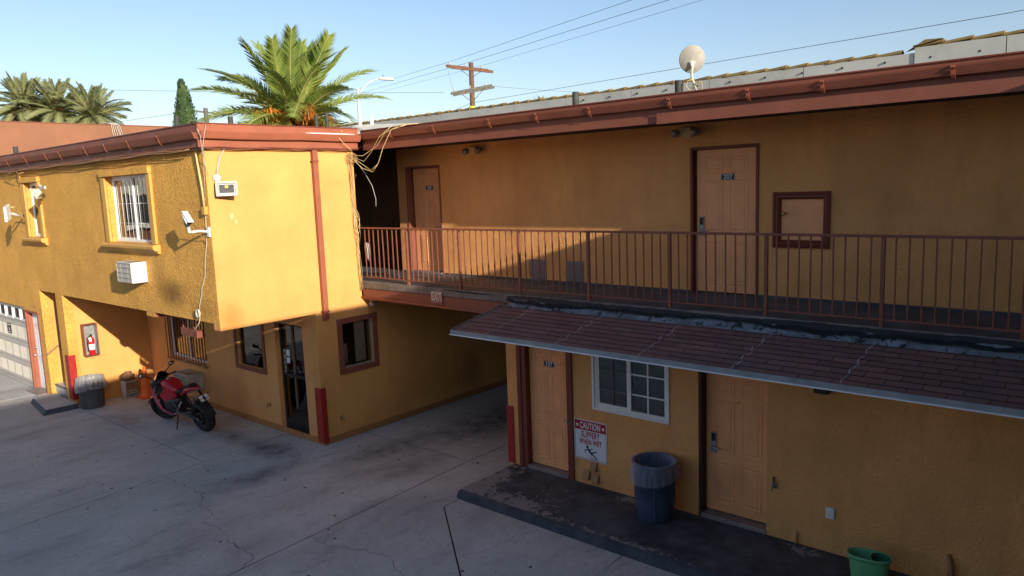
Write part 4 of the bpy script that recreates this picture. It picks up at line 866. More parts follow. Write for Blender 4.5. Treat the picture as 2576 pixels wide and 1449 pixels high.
# second flood light, left
t = thing('floodlight', (-7.46, YFm, 4.9), 'weathered floodlight hanging in front of the narrow left upper window', 'flood light')
n_ = Vector((-0.45, -0.75, -0.48)).normalized(); s_ = n_.cross(Vector((0, 0, 1))).normalized(); u_ = s_.cross(n_); cc = Vector((-6.95, -2.05, 4.77))
m = MB()
for (a, b, w_, h_) in ((0, 0.11, 0.17, 0.015), (0, -0.11, 0.17, 0.015), (0.155, 0, 0.015, 0.095), (-0.155, 0, 0.015, 0.095)): m.obox(cc + s_ * a + u_ * b, n_, s_, u_, 0.018, w_, h_)
m.build('bezel', M_dirtyw, t); MB().obox(cc + n_ * 0.005, n_, s_, u_, 0.003, 0.14, 0.095).build('glass', M_glass, t)
m = MB(); m.add([cc + s_ * a * 0.15 + u_ * b * 0.1 for a in (-1, 1) for b in (-1, 1)] + [cc - n_ * 0.12 + s_ * a * 0.07 + u_ * b * 0.05 for a in (-1, 1) for b in (-1, 1)], [(0, 1, 5, 4), (1, 3, 7, 5), (3, 2, 6, 7), (2, 0, 4, 6), (4, 5, 7, 6)]); m.build('housing', M_dirtyw, t)
m = MB().tube([F1(-7.42, 4.93, 0.0), F1(-7.40, 4.93, 0.04)], 0.04, 10); m.tube([F1(-7.42, 4.92, 0.02), F1(-7.2, 4.86, 0.08), cc - n_ * 0.1], 0.01, 6); m.obox(cc - n_ * 0.05 + u_ * 0.09 + Vector((0.14, 0.1, 0.02)), Vector((1, 0, 0)), Vector((0, 1, 0)), Vector((0, 0, 1)), 0.14, 0.02, 0.03); m.build('bracket', M_dirtyw, t)
# flat antenna, far left
t = thing('wifi_antenna', (-8.74, YFm, 4.29), 'white flat panel antenna on an arm left of the narrow upper window', 'antenna')
m = MB(); P = [F1(-8.55, 4.60, 0.42), F1(-8.30, 4.60, 0.62), F1(-8.52, 4.26, 0.46), F1(-8.22, 4.20, 0.66)]
MB().hexa([Vector(p) + Vector(q) for p in ((-8.18, -2.22, 4.24), (-7.97, -2.36, 4.18)) for q in ((0, 0, 0), (0, 0, 0.33), (-0.03, -0.045, 0), (-0.03, -0.045, 0.33))]).build('panel', M_whitep, t, bevel=0.006)
MB().tube([F1(-8.72, 4.3, 0.0), F1(-8.5, 4.3, 0.2), F1(-8.12, 4.36, 0.42)], 0.022, 8).build('arm', M_whitep, t)
MB().tube([F1(-8.02, 4.50, 0.46), F1(-8.15, 4.50, 0.34), F1(-8.5, 4.30, 0.14), F1(-8.62, 4.12, 0.03)], 0.014, 8).build('cable', M_cream, t)
# conduits and cables on the front wall
m = MB().tube([F1(-0.2, 5.33, 0.04), F1(-0.17, 5.1, 0.035), F1(-0.11, 4.7, 0.03), F1(-0.09, 4.4, 0.03)], 0.016, 8)
m.m(1).box(-0.135, -0.045, 4.30, 4.42, 0.0, 0.06, F1)
tag(m.build('conduit', [M_cream, M_ycond], None, base=(-0.1, YFm, 4.9)), 'cream conduit with a yellow end box beside the building corner', 'conduit')
m = MB().tube([F1(-0.11, 4.31, 0.01), F1(-0.13, 4.1, 0.012), F1(-0.16, 3.85, 0.01), F1(-0.26, 3.6, 0.012), F1(-0.32, 3.3, 0.01), F1(-0.46, 3.1, 0.012), F1(-0.50, 2.98, 0.01), F1(-0.60, 2.80, 0.012), F1(-0.60, 2.72, 0.02)], 0.006, 6)
for k in range(4):
    m.tube([F1(-0.6 + (0.035 + 0.006 * k) * math.cos(a), 2.68 + (0.06 + 0.004 * k) * math.sin(a), 0.03 + 0.01 * k) for a in [i * math.pi / 6 for i in range(12)]], 0.006, 6, closed=True)
m.tube([F1(-0.60, 2.62, 0.02), F1(-0.62, 2.52, 0.03), F1(-0.72, 2.42, 0.05), F1(-0.83, 2.41, 0.04)], 0.006, 6)
tag(m.build('hanging_cable', M_wirel, None, base=(-0.4, YFm, 3)), 'thin grey cable down the upper wall ending in a small coil at the overhang', 'cable')
m = MB().tube([F1(-8.66, 5.33, 0.03), F1(-8.66, 4.9, 0.03), F1(-8.66, 4.30, 0.03)], 0.016, 8)
tag(m.build('conduit', M_ycond, None, base=(-8.66, YFm, 4.8)), 'yellow painted conduit left of the narrow upper window', 'conduit')
m = MB(); rnd = random.Random(4)
for k in range(2): m.tube([(x, -1.90 - 0.012 * k, 5.325 - 0.018 * k + 0.012 * math.sin(x * 3.1 + k)) for x in [-12 + i * 0.4 for i in range(30)]] + [(-0.25, -1.9, 5.32)], 0.009, 6)
m.tube([(-9.6, -1.9, 5.34), (-9.2, -1.93, 5.24), (-8.8, -1.9, 5.3)], 0.006, 6); m.tube([(-9.9, -1.8, 5.1), (-9.2, -1.8, 5.0), (-8.9, -1.8, 5.25)], 0.005, 6); m.tube([(-8.5, -1.92, 5.36), (-8.3, -1.96, 5.24), (-8.1, -1.9, 5.26)], 0.012, 6)
tag(m.build('eave_cables', M_tan, None, base=(-6, -1.9, 5.33)), 'bundle of brown cables running under the front eave of the left block', 'cable')
m = MB()
for k in range(2): m.tube([(0.118 - 0.01 * k, -1.9 + i * 0.3, 5.335 - 0.02 * k + 0.007 * math.sin(i * 1.9 + k)) for i in range(11)], 0.008, 6)
tag(m.build('eave_cables', M_rust, None, base=(0.1, -0.4, 5.33)), 'painted cables along the fascia above the bright yellow side wall', 'cable')
# thin white cables looping over the front corner
m = MB().tube([(0.2, -1.97, 5.60), (0.21, -1.93, 5.5), (0.16, -1.90, 5.3), (0.02, -1.80, 5.05), (0.012, -1.76, 4.9)], 0.004, 5); m.tube([(0.16, -1.8, 5.69), (0.22, -1.85, 5.6), (0.2, -1.9, 5.35), (-0.02, -1.81, 4.9), (-0.1, -1.80, 4.5)], 0.004, 5)
tag(m.build('loose_cable', M_wirel, None, base=(0.1, -1.8, 5.2)), 'thin pale cables hanging over the front corner of the eave', 'cable')
# messy cable bundle at the inner corner
m = MB(); rnd = random.Random(21)
hub = Vector((0.05, 0.93, 5.22))
for k in range(11):
    y0 = 0.90 + rnd.uniform(-0.09, 0.09); P = [hub + Vector((rnd.uniform(-.01, .02), rnd.uniform(-.04, .04), rnd.uniform(-0.04, 0.02)))]
    zb = rnd.choice([2.72, 2.72, 2.75, 3.6, 4.2, 4.6, 2.9, 2.72]); nseg = 7
    for i in range(1, nseg + 1):
        t_ = i / nseg; P.append(Vector((0.03 + rnd.uniform(0, 0.05) + 0.02 * math.sin(t_ * 9 + k), 0.94 + 0.08 * t_ + rnd.uniform(-0.05, 0.045) * (1 if i < nseg else 0.4), 5.2 + (zb - 5.2) * t_)))
    m.m(0 if k % 3 else 1).tube(P, rnd.choice([0.002, 0.003, 0.0035]), 5)
for k in range(4): m.m(1).tube([hub + Vector((0.04, 0.09 * math.cos(a + k) + 0.02 * k, -0.05 + 0.09 * math.sin(a + k))) for a in [i * math.pi / 5 for i in range(10)]], 0.004, 5, closed=True)
for k in range(2): m.m(0).tube([Vector((0.06, 1.0 + 0.06 * math.cos(a), 4.05 + 0.17 * math.sin(a) - 0.1 * k)) for a in [i * math.pi / 5 for i in range(10)]], 0.005, 5, closed=True)
m.m(0)
m.tube([hub, (0.3, 1.05, 5.2), (0.75, 1.02, 5.35), (1.0, 1.0, 5.55), (1.35, 1.05, 5.665), (1.9, 1.3, 5.67)], 0.006, 6)
m.tube([hub, (0.25, 1.1, 5.1), (0.55, 1.03, 5.24), (0.85, 1.0, 5.5), (1.15, 1.05, 5.67)], 0.005, 6)
m.tube([hub, (0.25, 1.05, 4.98), (0.55, 1.05, 4.9), (0.78, 1.0, 5.05), (0.95, 0.98, 5.3), (1.18, 1.0, 5.6), (1.4, 1.2, 5.68)], 0.0065, 6)
m.tube([hub, (0.2, 1.05, 5.08), (0.5, 1.05, 4.93), (0.74, 1.0, 5.02)], 0.005, 6)
m.m(2).tube([hub + Vector((0, 0.1, -.05)), (0.25, 1.1, 4.9), (0.42, 1.12, 4.65), (0.5, 1.12, 4.42), (0.49, 1.12, 4.28)], 0.004, 6)
m.m(0).tube([(-0.1, 0.7, 5.70), (0.1, 0.78, 5.68), (0.21, 0.62, 5.5), (0.19, 0.88, 5.3), hub], 0.006, 6)
tag(m.build('cable_bundle', [M_cream, M_tan, M_wirel], None, base=(0.05, 0.95, 4)), 'messy bundle of cream and tan cables hanging at the inner corner beside the railing', 'cable')
m = MB().tube([(0.12, 0.0, 5.585), (0.135, 0.45, 5.59), (0.14, 1.0, 5.588)], 0.012, 8)
tag(m.build('eave_pipe', M_white, None, base=(0.1, 0.5, 5.58)), 'short white pipe lying along the fascia top at the inner corner', 'pipe')
# downlight globe, white cloth, sign
m = MB().sphere((0.10, 1.2, 2.45), 0.055); m.m(1).tube([(0.06, 1.2, 2.5), (0.09, 1.2, 2.58)], 0.03, 10)
tag(m.build('globe_light', [M_dirtyw, M_white], None, base=(0.1, 1.2, 2.5)), 'small white globe lamp under the left end of the walkway beam', 'lamp')
m = MB().loft([(0.0, 0, 0, .01, .01)] * 0 or [(-0.02, 0, 0.12, .03, .04), (0.0, 0, 0.05, .05, .12), (0.04, 0, 0, .05, .15), (0.07, 0, -.05, .04, .14), (0.09, 0, -.1, .02, .06)], 10)
tag(m.build('cloth_rag', M_dirtyw, None, base=(0, 0, 0)), 'crumpled whitish rag hanging at the left end of the balcony railing', 'rag').location = (0.06, 1.18, 3.45)
F = FY(1.055)
m = MB().box(1.91, 2.17, 2.615, 2.83, -0.02, 0.004, F); m.m(1).box(1.915, 2.165, 2.66, 2.826, 0.004, 0.006, F); m.m(0).box(1.925, 2.155, 2.666, 2.82, 0.006, 0.0065, F)
m.m(1).text(F, 'EXIT', 0.19, 2.04, 2.742, 0.0075, 0.006, sx=0.58)
tag(m.build('exit_sign', [paint('faded_sign_red', (0.27, 0.09, 0.07), 0.5, 0.1, 8, 0), paint('faded_sign_cream', (0.62, 0.52, 0.42), 0.5, 0.08, 8, 0)], None, base=(2.04, 1.05, 2.7)), 'faded EXIT sign on the beam under the walkway', 'sign')
# emergency lights
def emlight(x, z, label):
    t = thing('emergency_light', (x, 2.5, z), label, 'lamp')
    MB().box(x - 0.09, x + 0.09, z - 0.07, z + 0.07, 0.001, 0.08, FU).build('case', M_cream, t, bevel=0.01)
    for s in (-1, 1):
        h = MB().tube([FU(x + s * 0.14, z + 0.005, 0.02), FU(x + s * 0.15, z, 0.08), FU(x + s * 0.155, z - 0.01, 0.13)], [0.03, 0.055, 0.06], 12); h.tube([FU(x + s * 0.08, z, 0.04), FU(x + s * 0.14, z, 0.05)], 0.015, 6); h.build('lamp_head', M_grey, t)
emlight(1.72, 5.22, 'twin head emergency light high on the wall right of door 208'); emlight(6.0, 5.24, 'twin head emergency light in the dark above the left side of door 207')
# corner guards
def guard(name, c, legs, label, z0=0.06, z1=1.07):
    m = MB(); x, y = c
    for (dx, dy) in legs: m.box(min(x, x + dx) - (0.006 if dx == 0 else 0), max(x, x + dx) + (0.006 if dx == 0 else 0), min(y, y + dy) - (0.006 if dy == 0 else 0), max(y, y + dy) + (0.006 if dy == 0 else 0), z0, z1)
    o = m.build(name, M_red, None, base=(x, y, z0), bevel=0.003); tag(o, label, 'corner guard')
    for z in (0.2, 0.5, 0.8):
        for (dx, dy) in legs:
            b = MB().sphere((x + dx * 0.6 + (0.01 if dy else 0), y + dy * 0.6 - (0.01 if dx else 0), z0 + z), 0.012, 8).build('bolt', M_red, None, base=(x, y, z0)); b.location = (0, 0, 0); b.parent = o
    return o
guard('corner_guard', (0.035, -0.035), ((-0.18, 0), (0, 0.11)), 'scratched red metal corner guard at the glass office door', 0.05, 1.07)
guard('corner_guard', (-6.955, -1.81), ((-0.2, 0), (0, 0.14)), 'sunlit red metal corner guard beside the narrow stair opening', 0.15, 1.17)
guard('corner_guard', (3.535, 1.065), ((0.13, 0), (0, 0.12)), 'red metal corner guard at the passage corner beside door 107', 0.14, 1.09)
# fire extinguisher and cabinet
t = thing('extinguisher_cabinet', (-6.97, -1.34, 1.1), 'shallow salmon cabinet with a grey lining on the sunlit wall', 'cabinet')
FEx = FX(-6.97)
m = MB(); m.frame(FEx, -1.50, -1.20, 1.10, 1.83, 0.016, 0.001, 0.17); m.build('frame', M_rust, t, bevel=0.003)
MB().box(-1.484, -1.216, 1.116, 1.814, 0.002, 0.012, FEx).build('back_panel', M_grey, t); MB().box(-1.2185, -1.2165, 1.117, 1.813, 0.013, 0.168, FEx).build('side_lining', M_grey, t)
t = thing('fire_extinguisher', (-6.87, -1.34, 1.117), 'red fire extinguisher with white label and tag inside the wall cabinet', 'fire extinguisher')
c = (-6.87, -1.335, 1.118)
MB().lathe([(0.001, 0), (0.062, 0.0), (0.066, 0.012), (0.066, 0.33), (0.055, 0.375), (0.025, 0.40), (0.02, 0.42)], 20, c).build('cylinder', M_extred, t)
MB().lathe([(0.0668, 0.12), (0.0668, 0.25)], 20, c).build('paper_label', M_signw, t)
m = MB().box(-6.90, -6.84, -1.35, -1.32, 1.535, 1.56); m.box(-6.88, -6.79, -1.345, -1.325, 1.575, 1.59); m.box(-6.88, -6.80, -1.345, -1.325, 1.55, 1.558); m.build('valve_handle', M_black, t)
MB().tube([(-6.87, -1.36, 1.545), (-6.85, -1.42, 1.52), (-6.84, -1.425, 1.4), (-6.84, -1.415, 1.22)], 0.009, 8).build('hose', M_black, t)
MB().add([(-6.797, -1.41, 1.52), (-6.793, -1.36, 1.53), (-6.79, -1.35, 1.44), (-6.793, -1.40, 1.43)], [(0, 1, 2, 3)]).build('tag', M_white, t)
# bins
def bin_(name, c, r0, r1, h, mat, lmat, label, drop, seed):
    t = thing(name, c, label, 'bin'); rnd = random.Random(seed)
    rb = [(r0 * 0.96, 0), (r0, 0.012), (r0 + (r1 - r0) * 0.3, h * 0.3), (r0 + (r1 - r0) * 0.62, h * 0.62), (r0 + (r1 - r0) * 0.62 + 0.006, h * 0.625), (r0 + (r1 - r0) * 0.9, h * 0.93), (r1, h * 0.955), (r1 + 0.012, h * 0.96), (r1 + 0.012, h), (r1 - 0.005, h), (r1 - 0.01, h * 0.95), (r0 * 0.93, 0.03), (0.001, 0.03)]
    MB().lathe(rb, 40, c).build('body', mat, t)
    m = MB()
    for k in range(4):
        a = k * math.pi / 2 + 0.5; m.obox((c[0] + (r0 + r1) / 2 * 1.005 * math.cos(a), c[1] + (r0 + r1) / 2 * 1.005 * math.sin(a), c[2] + h * 0.48), Vector((math.cos(a), math.sin(a), -0.08)).normalized(), Vector((-math.sin(a), math.cos(a), 0)), Vector((0, 0, 1)), 0.006, 0.012, h * 0.42)
    m.build('rib', mat, t)
    ph = [rnd.uniform(0, 6.28) for _ in range(6)]
    def wob(a, j, r, z):
        w = (math.sin(a * 13 + ph[0] + j * 0.3) * 0.4 + math.sin(a * 23 + ph[1]) * 0.35 + math.sin(a * 37 + ph[2] - j * 0.5) * 0.25)
        inner = j > 6
        if inner: return r - 0.008 - abs(w) * 0.014 * (j - 6), z
        f = (6 - j) / 6.0
        return r + 0.012 * w * f + 0.022 * f * f * (1 + 0.8 * math.sin(a * 3 + ph[3])) + (0.028 * f if f > .5 and math.sin(a + ph[5]) > 0.6 else 0), z - drop * 0.22 * f * f * (1 + math.sin(a + ph[4])) 
    pr = [(r0 + (r1 - r0) * (1 - drop * (1 - i / 6.0)) + 0.018 + 0.02 * math.sin(math.pi * min(1, i / 4.5)), h - drop * h * (1 - i / 6.0)) for i in range(6)] + [(r1 + 0.018, h + 0.006), (r1 - 0.006, h + 0.004), (r1 - 0.02, h * 0.9), (r1 - 0.035, h * 0.75), (r0 * 0.93, h * 0.5), (r0 * 0.9, h * 0.2), (0.05, 0.05)]
    MB().lathe(pr, 120, c, wob=wob).build('liner', lmat, t)
    return t
bin_('trash_bin', (6.44, 0.70, 0.133), 0.235, 0.285, 0.79, M_binblue, M_liner, 'round blue bin with a clear liner beside the caution sign', 0.24, 3)
bin_('trash_bin', (-6.59, -1.55, 0.0), 0.235, 0.275, 0.68, M_bingrey, M_linerw, 'round dark grey bin with a pale liner near the stair opening', 0.34, 5)
# caution sign
F = FL; t = thing('caution_sign', (5.145, 1.08, 0.81), 'white and red CAUTION SLIPPERY WHEN WET sign on the wall', 'sign')
u0, u1, v0, v1 = 4.86, 5.44, 0.51, 1.115; w_ = 0.006; uc = (u0 + u1) / 2
MB().box(u0, u1, v0, v1, 0.001, w_, F).build('board', M_signw, t)
m = MB(); m.frame(F, u0 + 0.012, u1 - 0.012, v0 + 0.012, v1 - 0.012, 0.006, w_, w_ + 0.0006); m.m(1).box(u0 + 0.019, u1 - 0.019, v1 - 0.155, v1 - 0.019, w_, w_ + 0.001, F)
m.m(2).text(F, 'CAUTION', 0.135, uc, v1 - 0.088, w_ + 0.002, 0.004, sx=0.55); m.disc(F, u0 + 0.06, v1 - 0.088, 0.022, w_ + 0.002); m.disc(F, u1 - 0.06, v1 - 0.088, 0.022, w_ + 0.002)
m.m(1).text(F, 'SLIPPERY', 0.135, uc, v1 - 0.222, w_ + 0.002, 0.0035, sx=0.55); m.text(F, 'WHEN WET', 0.112, uc, v1 - 0.332, w_ + 0.002, 0.0035, sx=0.60)
ic = (uc + 0.0, v0 + 0.115); k = 1.0; S_ = lambda pts: [(ic[0] + a * k, ic[1] + b * k) for a, b in pts]
m.m(0).disc(F, ic[0] - 0.055, ic[1] + 0.085, 0.021, w_ + 0.002)
m.stroke(F, S_([(-0.045, 0.06), (-0.01, 0.015), (0.03, -0.015)]), 0.034, w_ + 0.002); m.stroke(F, S_([(-0.05, 0.055), (-0.095, 0.03), (-0.10, -0.01)]), 0.014, w_ + 0.0022)
m.stroke(F, S_([(-0.04, 0.05), (0.01, 0.05), (0.035, 0.075)]), 0.014, w_ + 0.0022); m.stroke(F, S_([(0.02, -0.005), (0.075, 0.03), (0.115, 0.03)]), 0.018, w_ + 0.0024); m.stroke(F, S_([(0.02, -0.015), (0.07, -0.04), (0.12, -0.085)]), 0.02, w_ + 0.0026)
m.stroke(F, S_([(-0.03, -0.045), (-0.01, -0.06), (0.0, -0.05), (0.03, -0.075), (0.045, -0.068), (0.1, -0.095)]), 0.005, w_ + 0.002); m.stroke(F, S_([(0.0, -0.075), (0.02, -0.09), (0.05, -0.09), (0.09, -0.105)]), 0.005, w_ + 0.002)
m.build('print', [M_ink, M_signr, M_signw], t)
# three vent hoods
for (a, b, lb) in ((5.21, 0.43, 'upper one of three small tan vent hoods below the caution sign'), (5.08, 0.28, 'lower left one of three small tan vent hoods below the caution sign'), (5.24, 0.25, 'lower right one of three small tan vent hoods below the caution sign')):
    m = MB(); P = [FL(a + x, b + z, w) for x in (-0.055, 0.055) for z, w in ((0.075, 0.002), (0.075, 0.012), (-0.05, 0.075), (-0.06, 0.07), (-0.06, 0.002))]
    m.add(P, [(0, 1, 2, 3, 4), (5, 6, 7, 8, 9), (0, 1, 6, 5), (1, 2, 7, 6), (2, 3, 8, 7), (3, 4, 9, 8)]); tag(m.build('vent_hood', M_tan, None, base=FL(a, b, 0), bevel=0.004), lb, 'vent', 'vent hoods below the caution sign')
# taps, pipes, outlet
def tap(name, F, u, v, mat, label, cat='tap', s=1.0):
    m = MB().tube([F(u, v, 0.0), F(u, v, 0.012)], 0.035 * s, 12); m.tube([F(u, v, 0.01), F(u, v, 0.07), F(u, v - 0.04, 0.10)], 0.013 * s, 8); m.tube([F(u, v, 0.05), F(u, v + 0.05, 0.06)], 0.008 * s, 8); m.tube([F(u - 0.025, v + 0.055, 0.06), F(u + 0.025, v + 0.055, 0.06)], 0.008 * s, 8)
    tag(m.build(name, mat, None, base=F(u, v, 0)), label, cat)
tap('hose_tap', FL, 7.90, 0.80, M_grey, 'dark garden tap on the shaded wall right of the unnumbered door')
m = MB().tube([(7.90, 1.05, 0.83), (7.90, 1.05, 0.92)], 0.012, 8); tag(m.build('tap_riser', M_black, None, base=(7.9, 1.05, 0.85)), 'thin dark pipe stub just above the garden tap', 'pipe')
tap('wall_tap', FXo, 0.39, 0.41, M_tan, 'painted tap low on the shaded side wall under the salmon framed window')
tap('wall_tap', F0, -1.76, 0.47, M_tan, 'painted tap on the wall between the dark window and the glass door')
tag(MB().tube([FXo(0.24, 0.93, 0), FXo(0.24, 0.93, 0.012)], 0.008, 8).build('wall_screw', M_black, None, base=(0, 0.24, 0.93)), 'tiny dark fixing on the side wall above the painted tap', 'screw')
m = MB().box(8.52, 8.62, 0.56, 0.69, 0.001, 0.025, FL); m.box(8.53, 8.61, 0.57, 0.68, 0.025, 0.03, FL); m.m(1).box(8.565, 8.575, 0.6, 0.61, 0.03, 0.031, FL)
tag(m.build('outlet_cover', [M_whitep, M_black], None, base=(8.57, 1.08, 0.62), bevel=0.003), 'white outlet cover on the dark lower wall above the green bucket', 'outlet')
tag(MB().tube([(8.19, 1.05, 0.13), (8.19, 1.055, 0.29)], 0.011, 8).build('pipe_stub', M_tan, None, base=(8.19, 1.05, 0.13)), 'short tan pipe stub at the foot of the wall left of the green bucket', 'pipe')
tag(MB().tube([(9.85, 1.0, 0.13), (9.83, 1.03, 0.4), (9.8, 1.06, 0.5)], [0.035, 0.03, 0.02], 10).build('leaning_stick', M_tan, None, base=(9.85, 1, 0.13)), 'dim tan pole leaning on the wall right of the green bucket', 'pole')
t = thing('soffit_lamp', (8.46, 0.9, 2.5), 'small dark lamp box under the awning edge above the lower wall', 'lamp'); MB().box(8.38, 8.54, 0.985, 1.078, 2.07, 2.14).build('case', M_black, t, bevel=0.008); MB().box(8.40, 8.52, 0.978, 0.984, 2.08, 2.12).build('lens', M_vent, t)
tag(MB().tube([(0.012, 3.4, 1.0), (0.014, 3.42, 0.72), (0.012, 3.47, 0.3)], 0.006, 6).build('thin_wire', M_tan, None, base=(0, 3.4, 0.7)), 'thin pale wire on the dark wall deep in the passage', 'wire')
# green bucket
t = thing('mop_bucket', (9.13, 0.62, 0.133), 'green oval mop bucket with a wringer cup on the dark walk', 'bucket')
c = Vector((9.13, 0.62, 0.133)); ax_ = Vector((0.93, 0.12, 0)).normalized(); ay_ = Vector((-ax_.y, ax_.x, 0))
def oval(pr, n=36, sq=1.0, off=(0, 0)):
    P = []; 
    for (a_, b_, z) in pr:
        for k in range(n):
            th = 2 * math.pi * k / n; P.append(c + ax_ * (a_ * math.cos(th) + off[0]) + ay_ * (b_ * math.sin(th) * (1 + 0.12 * math.cos(2 * th)) + off[1]) + Vector((0, 0, z)))
    m = MB(); m.smooth = True; m.add(P, [(j * n + k, j * n + (k + 1) % n, (j + 1) * n + (k + 1) % n, (j + 1) * n + k) for j in range(len(pr) - 1) for k in range(n)]); return m
oval([(0.001, 0.001, 0.0), (0.165, 0.10, 0.0), (0.175, 0.108, 0.02), (0.205, 0.13, 0.28), (0.208, 0.133, 0.30), (0.222, 0.147, 0.305), (0.225, 0.15, 0.34), (0.215, 0.14, 0.34), (0.20, 0.128, 0.31), (0.165, 0.10, 0.02), (0.001, 0.001, 0.02)]).build('body', M_bucket, t)
oval([(0.09, 0.115, 0.335), (0.085, 0.105, 0.325), (0.06, 0.075, 0.20), (0.001, 0.001, 0.195)], off=(0.11, 0)).build('wringer_cup', paint('bucket_dark_green', (0.02, 0.12, 0.06), 0.5, 0.1, 6, 0), t)
MB().sphere(c + ax_ * 0.08 + Vector((0, -0.02, 0.23)), 0.02, 10).build('knob', M_cream, t)
# plaster bag and cone
t = thing('plaster_bag', (-6.72, -0.68, 0.0), 'folded white paper plaster bag standing upside down by the cone', 'bag')
m = MB(); hz = [(0, .05, .16), (0.02, .07, .175), (0.2, .085, .18), (0.36, .07, .175), (0.40, .05, .165)]
P = []; n = 20
for z, hx, hy in hz:
    for k in range(n): th = 2 * math.pi * k / n; ca, sa = math.cos(th), math.sin(th); P.append((-6.72 + math.copysign(abs(ca) ** .45, ca) * hx, -0.68 + math.copysign(abs(sa) ** .45, sa) * hy, z))
m.smooth = True; m.add(P, [(j * n + k, j * n + (k + 1) % n, (j + 1) * n + (k + 1) % n, (j + 1) * n + k) for j in range(len(hz) - 1) for k in range(n)] + [tuple(range(n)), tuple(range((len(hz) - 1) * n, len(hz) * n))]); m.build('bag', M_bagp, t)
Fb = FX(-6.72 + 0.086); m = MB().box(-0.79, -0.52, 0.11, 0.36, 0.0, 0.003, Fb); m.m(1).text(Fb, 'LaHabra', 0.075, -0.67, 0.06, 0.004, 0.002, rot=math.pi, sx=0.95); m.m(2).box(-0.75, -0.55, 0.15, 0.16, 0.003, 0.004, Fb); m.box(-0.75, -0.58, 0.175, 0.18, 0.003, 0.004, Fb); m.build('print', [M_bagb, M_black, M_bagp], t)
m = MB(); rnd = random.Random(2)
t2 = thing('crumpled_paper_bag', (-6.72, -0.70, 0.4), 'crumpled brown paper bag lying on top of the plaster bag', 'bag')
def wobb(a, j, r, z): return r * (1 + 0.13 * math.sin(5 * a + j * 1.7) + 0.08 * math.sin(11 * a - j)), z + 0.018 * math.sin(4 * a + j)
m.lathe([(0.001, 0.0), (0.11, 0.0), (0.15, 0.03), (0.14, 0.07), (0.15, 0.10), (0.12, 0.14), (0.09, 0.15), (0.1, 0.17), (0.05, 0.19), (0.001, 0.185)], 28, (-6.73, -0.70, 0.40), wob=wobb); m.build('paper', M_bagb, t2)
t = thing('traffic_cone', (-6.33, -0.47, 0.0), 'orange traffic cone in the shaded corner left of the motorcycle', 'cone')
MB().box(-6.52, -6.14, -0.66, -0.28, 0.0, 0.025).build('base', M_cone, t, bevel=0.01); MB().lathe([(0.145, 0.02), (0.135, 0.05), (0.035, 0.70), (0.03, 0.72), (0.02, 0.72), (0.02, 0.66)], 24, (-6.33, -0.47, 0)).build('cone_body', M_cone, t)

# ============================================================ motorcycle (built along +x, then turned)
MC = thing('motorcycle', (-3.42, -0.98, 0), 'red and black sports motorcycle leaning on its kickstand', 'motorcycle')
LB = {}
PB[MC.name] = Vector((0, 0, 0))
XR, XF = -0.70, 0.71
def wheel(x, r, wd, name, extra=None):
    xf = (lambda p: (p[0], p[1], p[2])) 
    prof = []
    for i in range(13): a = math.pi * i / 12; prof.append((r - wd * 0.46 + wd * 0.46 * math.sin(a) ** 0.8, -wd / 2 * math.cos(a)))
    T = lambda p: extra(Vector((x + p[0], p[2], r + p[1]))) if extra else Vector((x + p[0], p[2], r + p[1]))
    m = MB(); m.lathe(prof + [(r - wd * 0.62, wd * 0.38), (r - wd * 0.62, -wd * 0.38), prof[0]], 48, xf=T); ty = m.build('wheel', M_rubber, MC)
    PB[ty.name] = Vector((0, 0, 0)); rr = r - wd * 0.60
    m = MB(); m.lathe([(rr, -wd * 0.36), (rr, wd * 0.36), (rr - 0.018, wd * 0.36), (rr - 0.025, 0), (rr - 0.018, -wd * 0.36), (rr, -wd * 0.36)], 40, xf=T)
    for k in range(5):
        a = 2 * math.pi * k / 5 + 0.3; pts = [T((math.cos(a + q) * l, math.sin(a + q) * l, 0)) for l, q in ((0.04, 0.25), (rr * 0.55, 0.06), (rr - 0.01, 0))]; m.tube(pts, [0.022, 0.014, 0.013], 8)
    m.lathe([(0.001, -0.05), (0.045, -0.05), (0.045, 0.05), (0.001, 0.05)], 16, xf=T); m.build('rim', M_black, ty)
    for s in ((-1, 1) if x > 0 else (1,)):
        m = MB(); m.lathe([(0.075, s * wd * 0.42), (0.15 if x > 0 else 0.11, s * wd * 0.42), (0.15 if x > 0 else 0.11, s * wd * 0.42 + 0.005), (0.075, s * wd * 0.42 + 0.005), (0.075, s * wd * 0.42)], 32, xf=T); m.build('brake_disc', M_engine, ty)
    return ty
steer = Matrix.Translation((0.50, 0, 0.85)) @ Matrix.Rotation(R(24), 4, Vector((-0.42, 0, 0.91)).normalized()) @ Matrix.Translation((-0.50, 0, -0.85))
ST = lambda p: steer @ Vector(p)
wheel(XR, 0.315, 0.19, 'rear'); wheel(XF, 0.30, 0.12, 'front', ST)
def part(m, name, mat): o = m.build(name, mat, MC); PB[o.name] = Vector((0, 0, 0)); return o
for s in (-1, 1):
    m = MB(); m.tube([ST((XF, s * 0.095, 0.30)), ST((XF - 0.10, s * 0.095, 0.52)), ST((XF - 0.2, s * 0.095, 0.82))], [0.028, 0.03, 0.024], 10); part(m, 'fork', M_engine)
m = MB(); P = []
for i in range(12):
    a = R(20 + i * 12); 
    for s in (-1, -0.5, 0.5, 1): P.append(ST((XF + 0.325 * math.cos(a), s * 0.07, 0.30 + (0.325 - 0.02 * (abs(s) > .7)) * math.sin(a))))
m.smooth = True; m.add(P, [(i * 4 + j, i * 4 + j + 1, i * 4 + j + 5, i * 4 + j + 4) for i in range(11) for j in range(3)]); part(m, 'front_mudguard', M_mfair)
part(MB().loft([(-0.02, 0, .50, .16, .16), (0.08, 0, .48, .2, .2), (0.25, 0, .46, .2, .2), (0.38, 0, .47, .15, .15)], 16, 3.5), 'engine', M_engine)
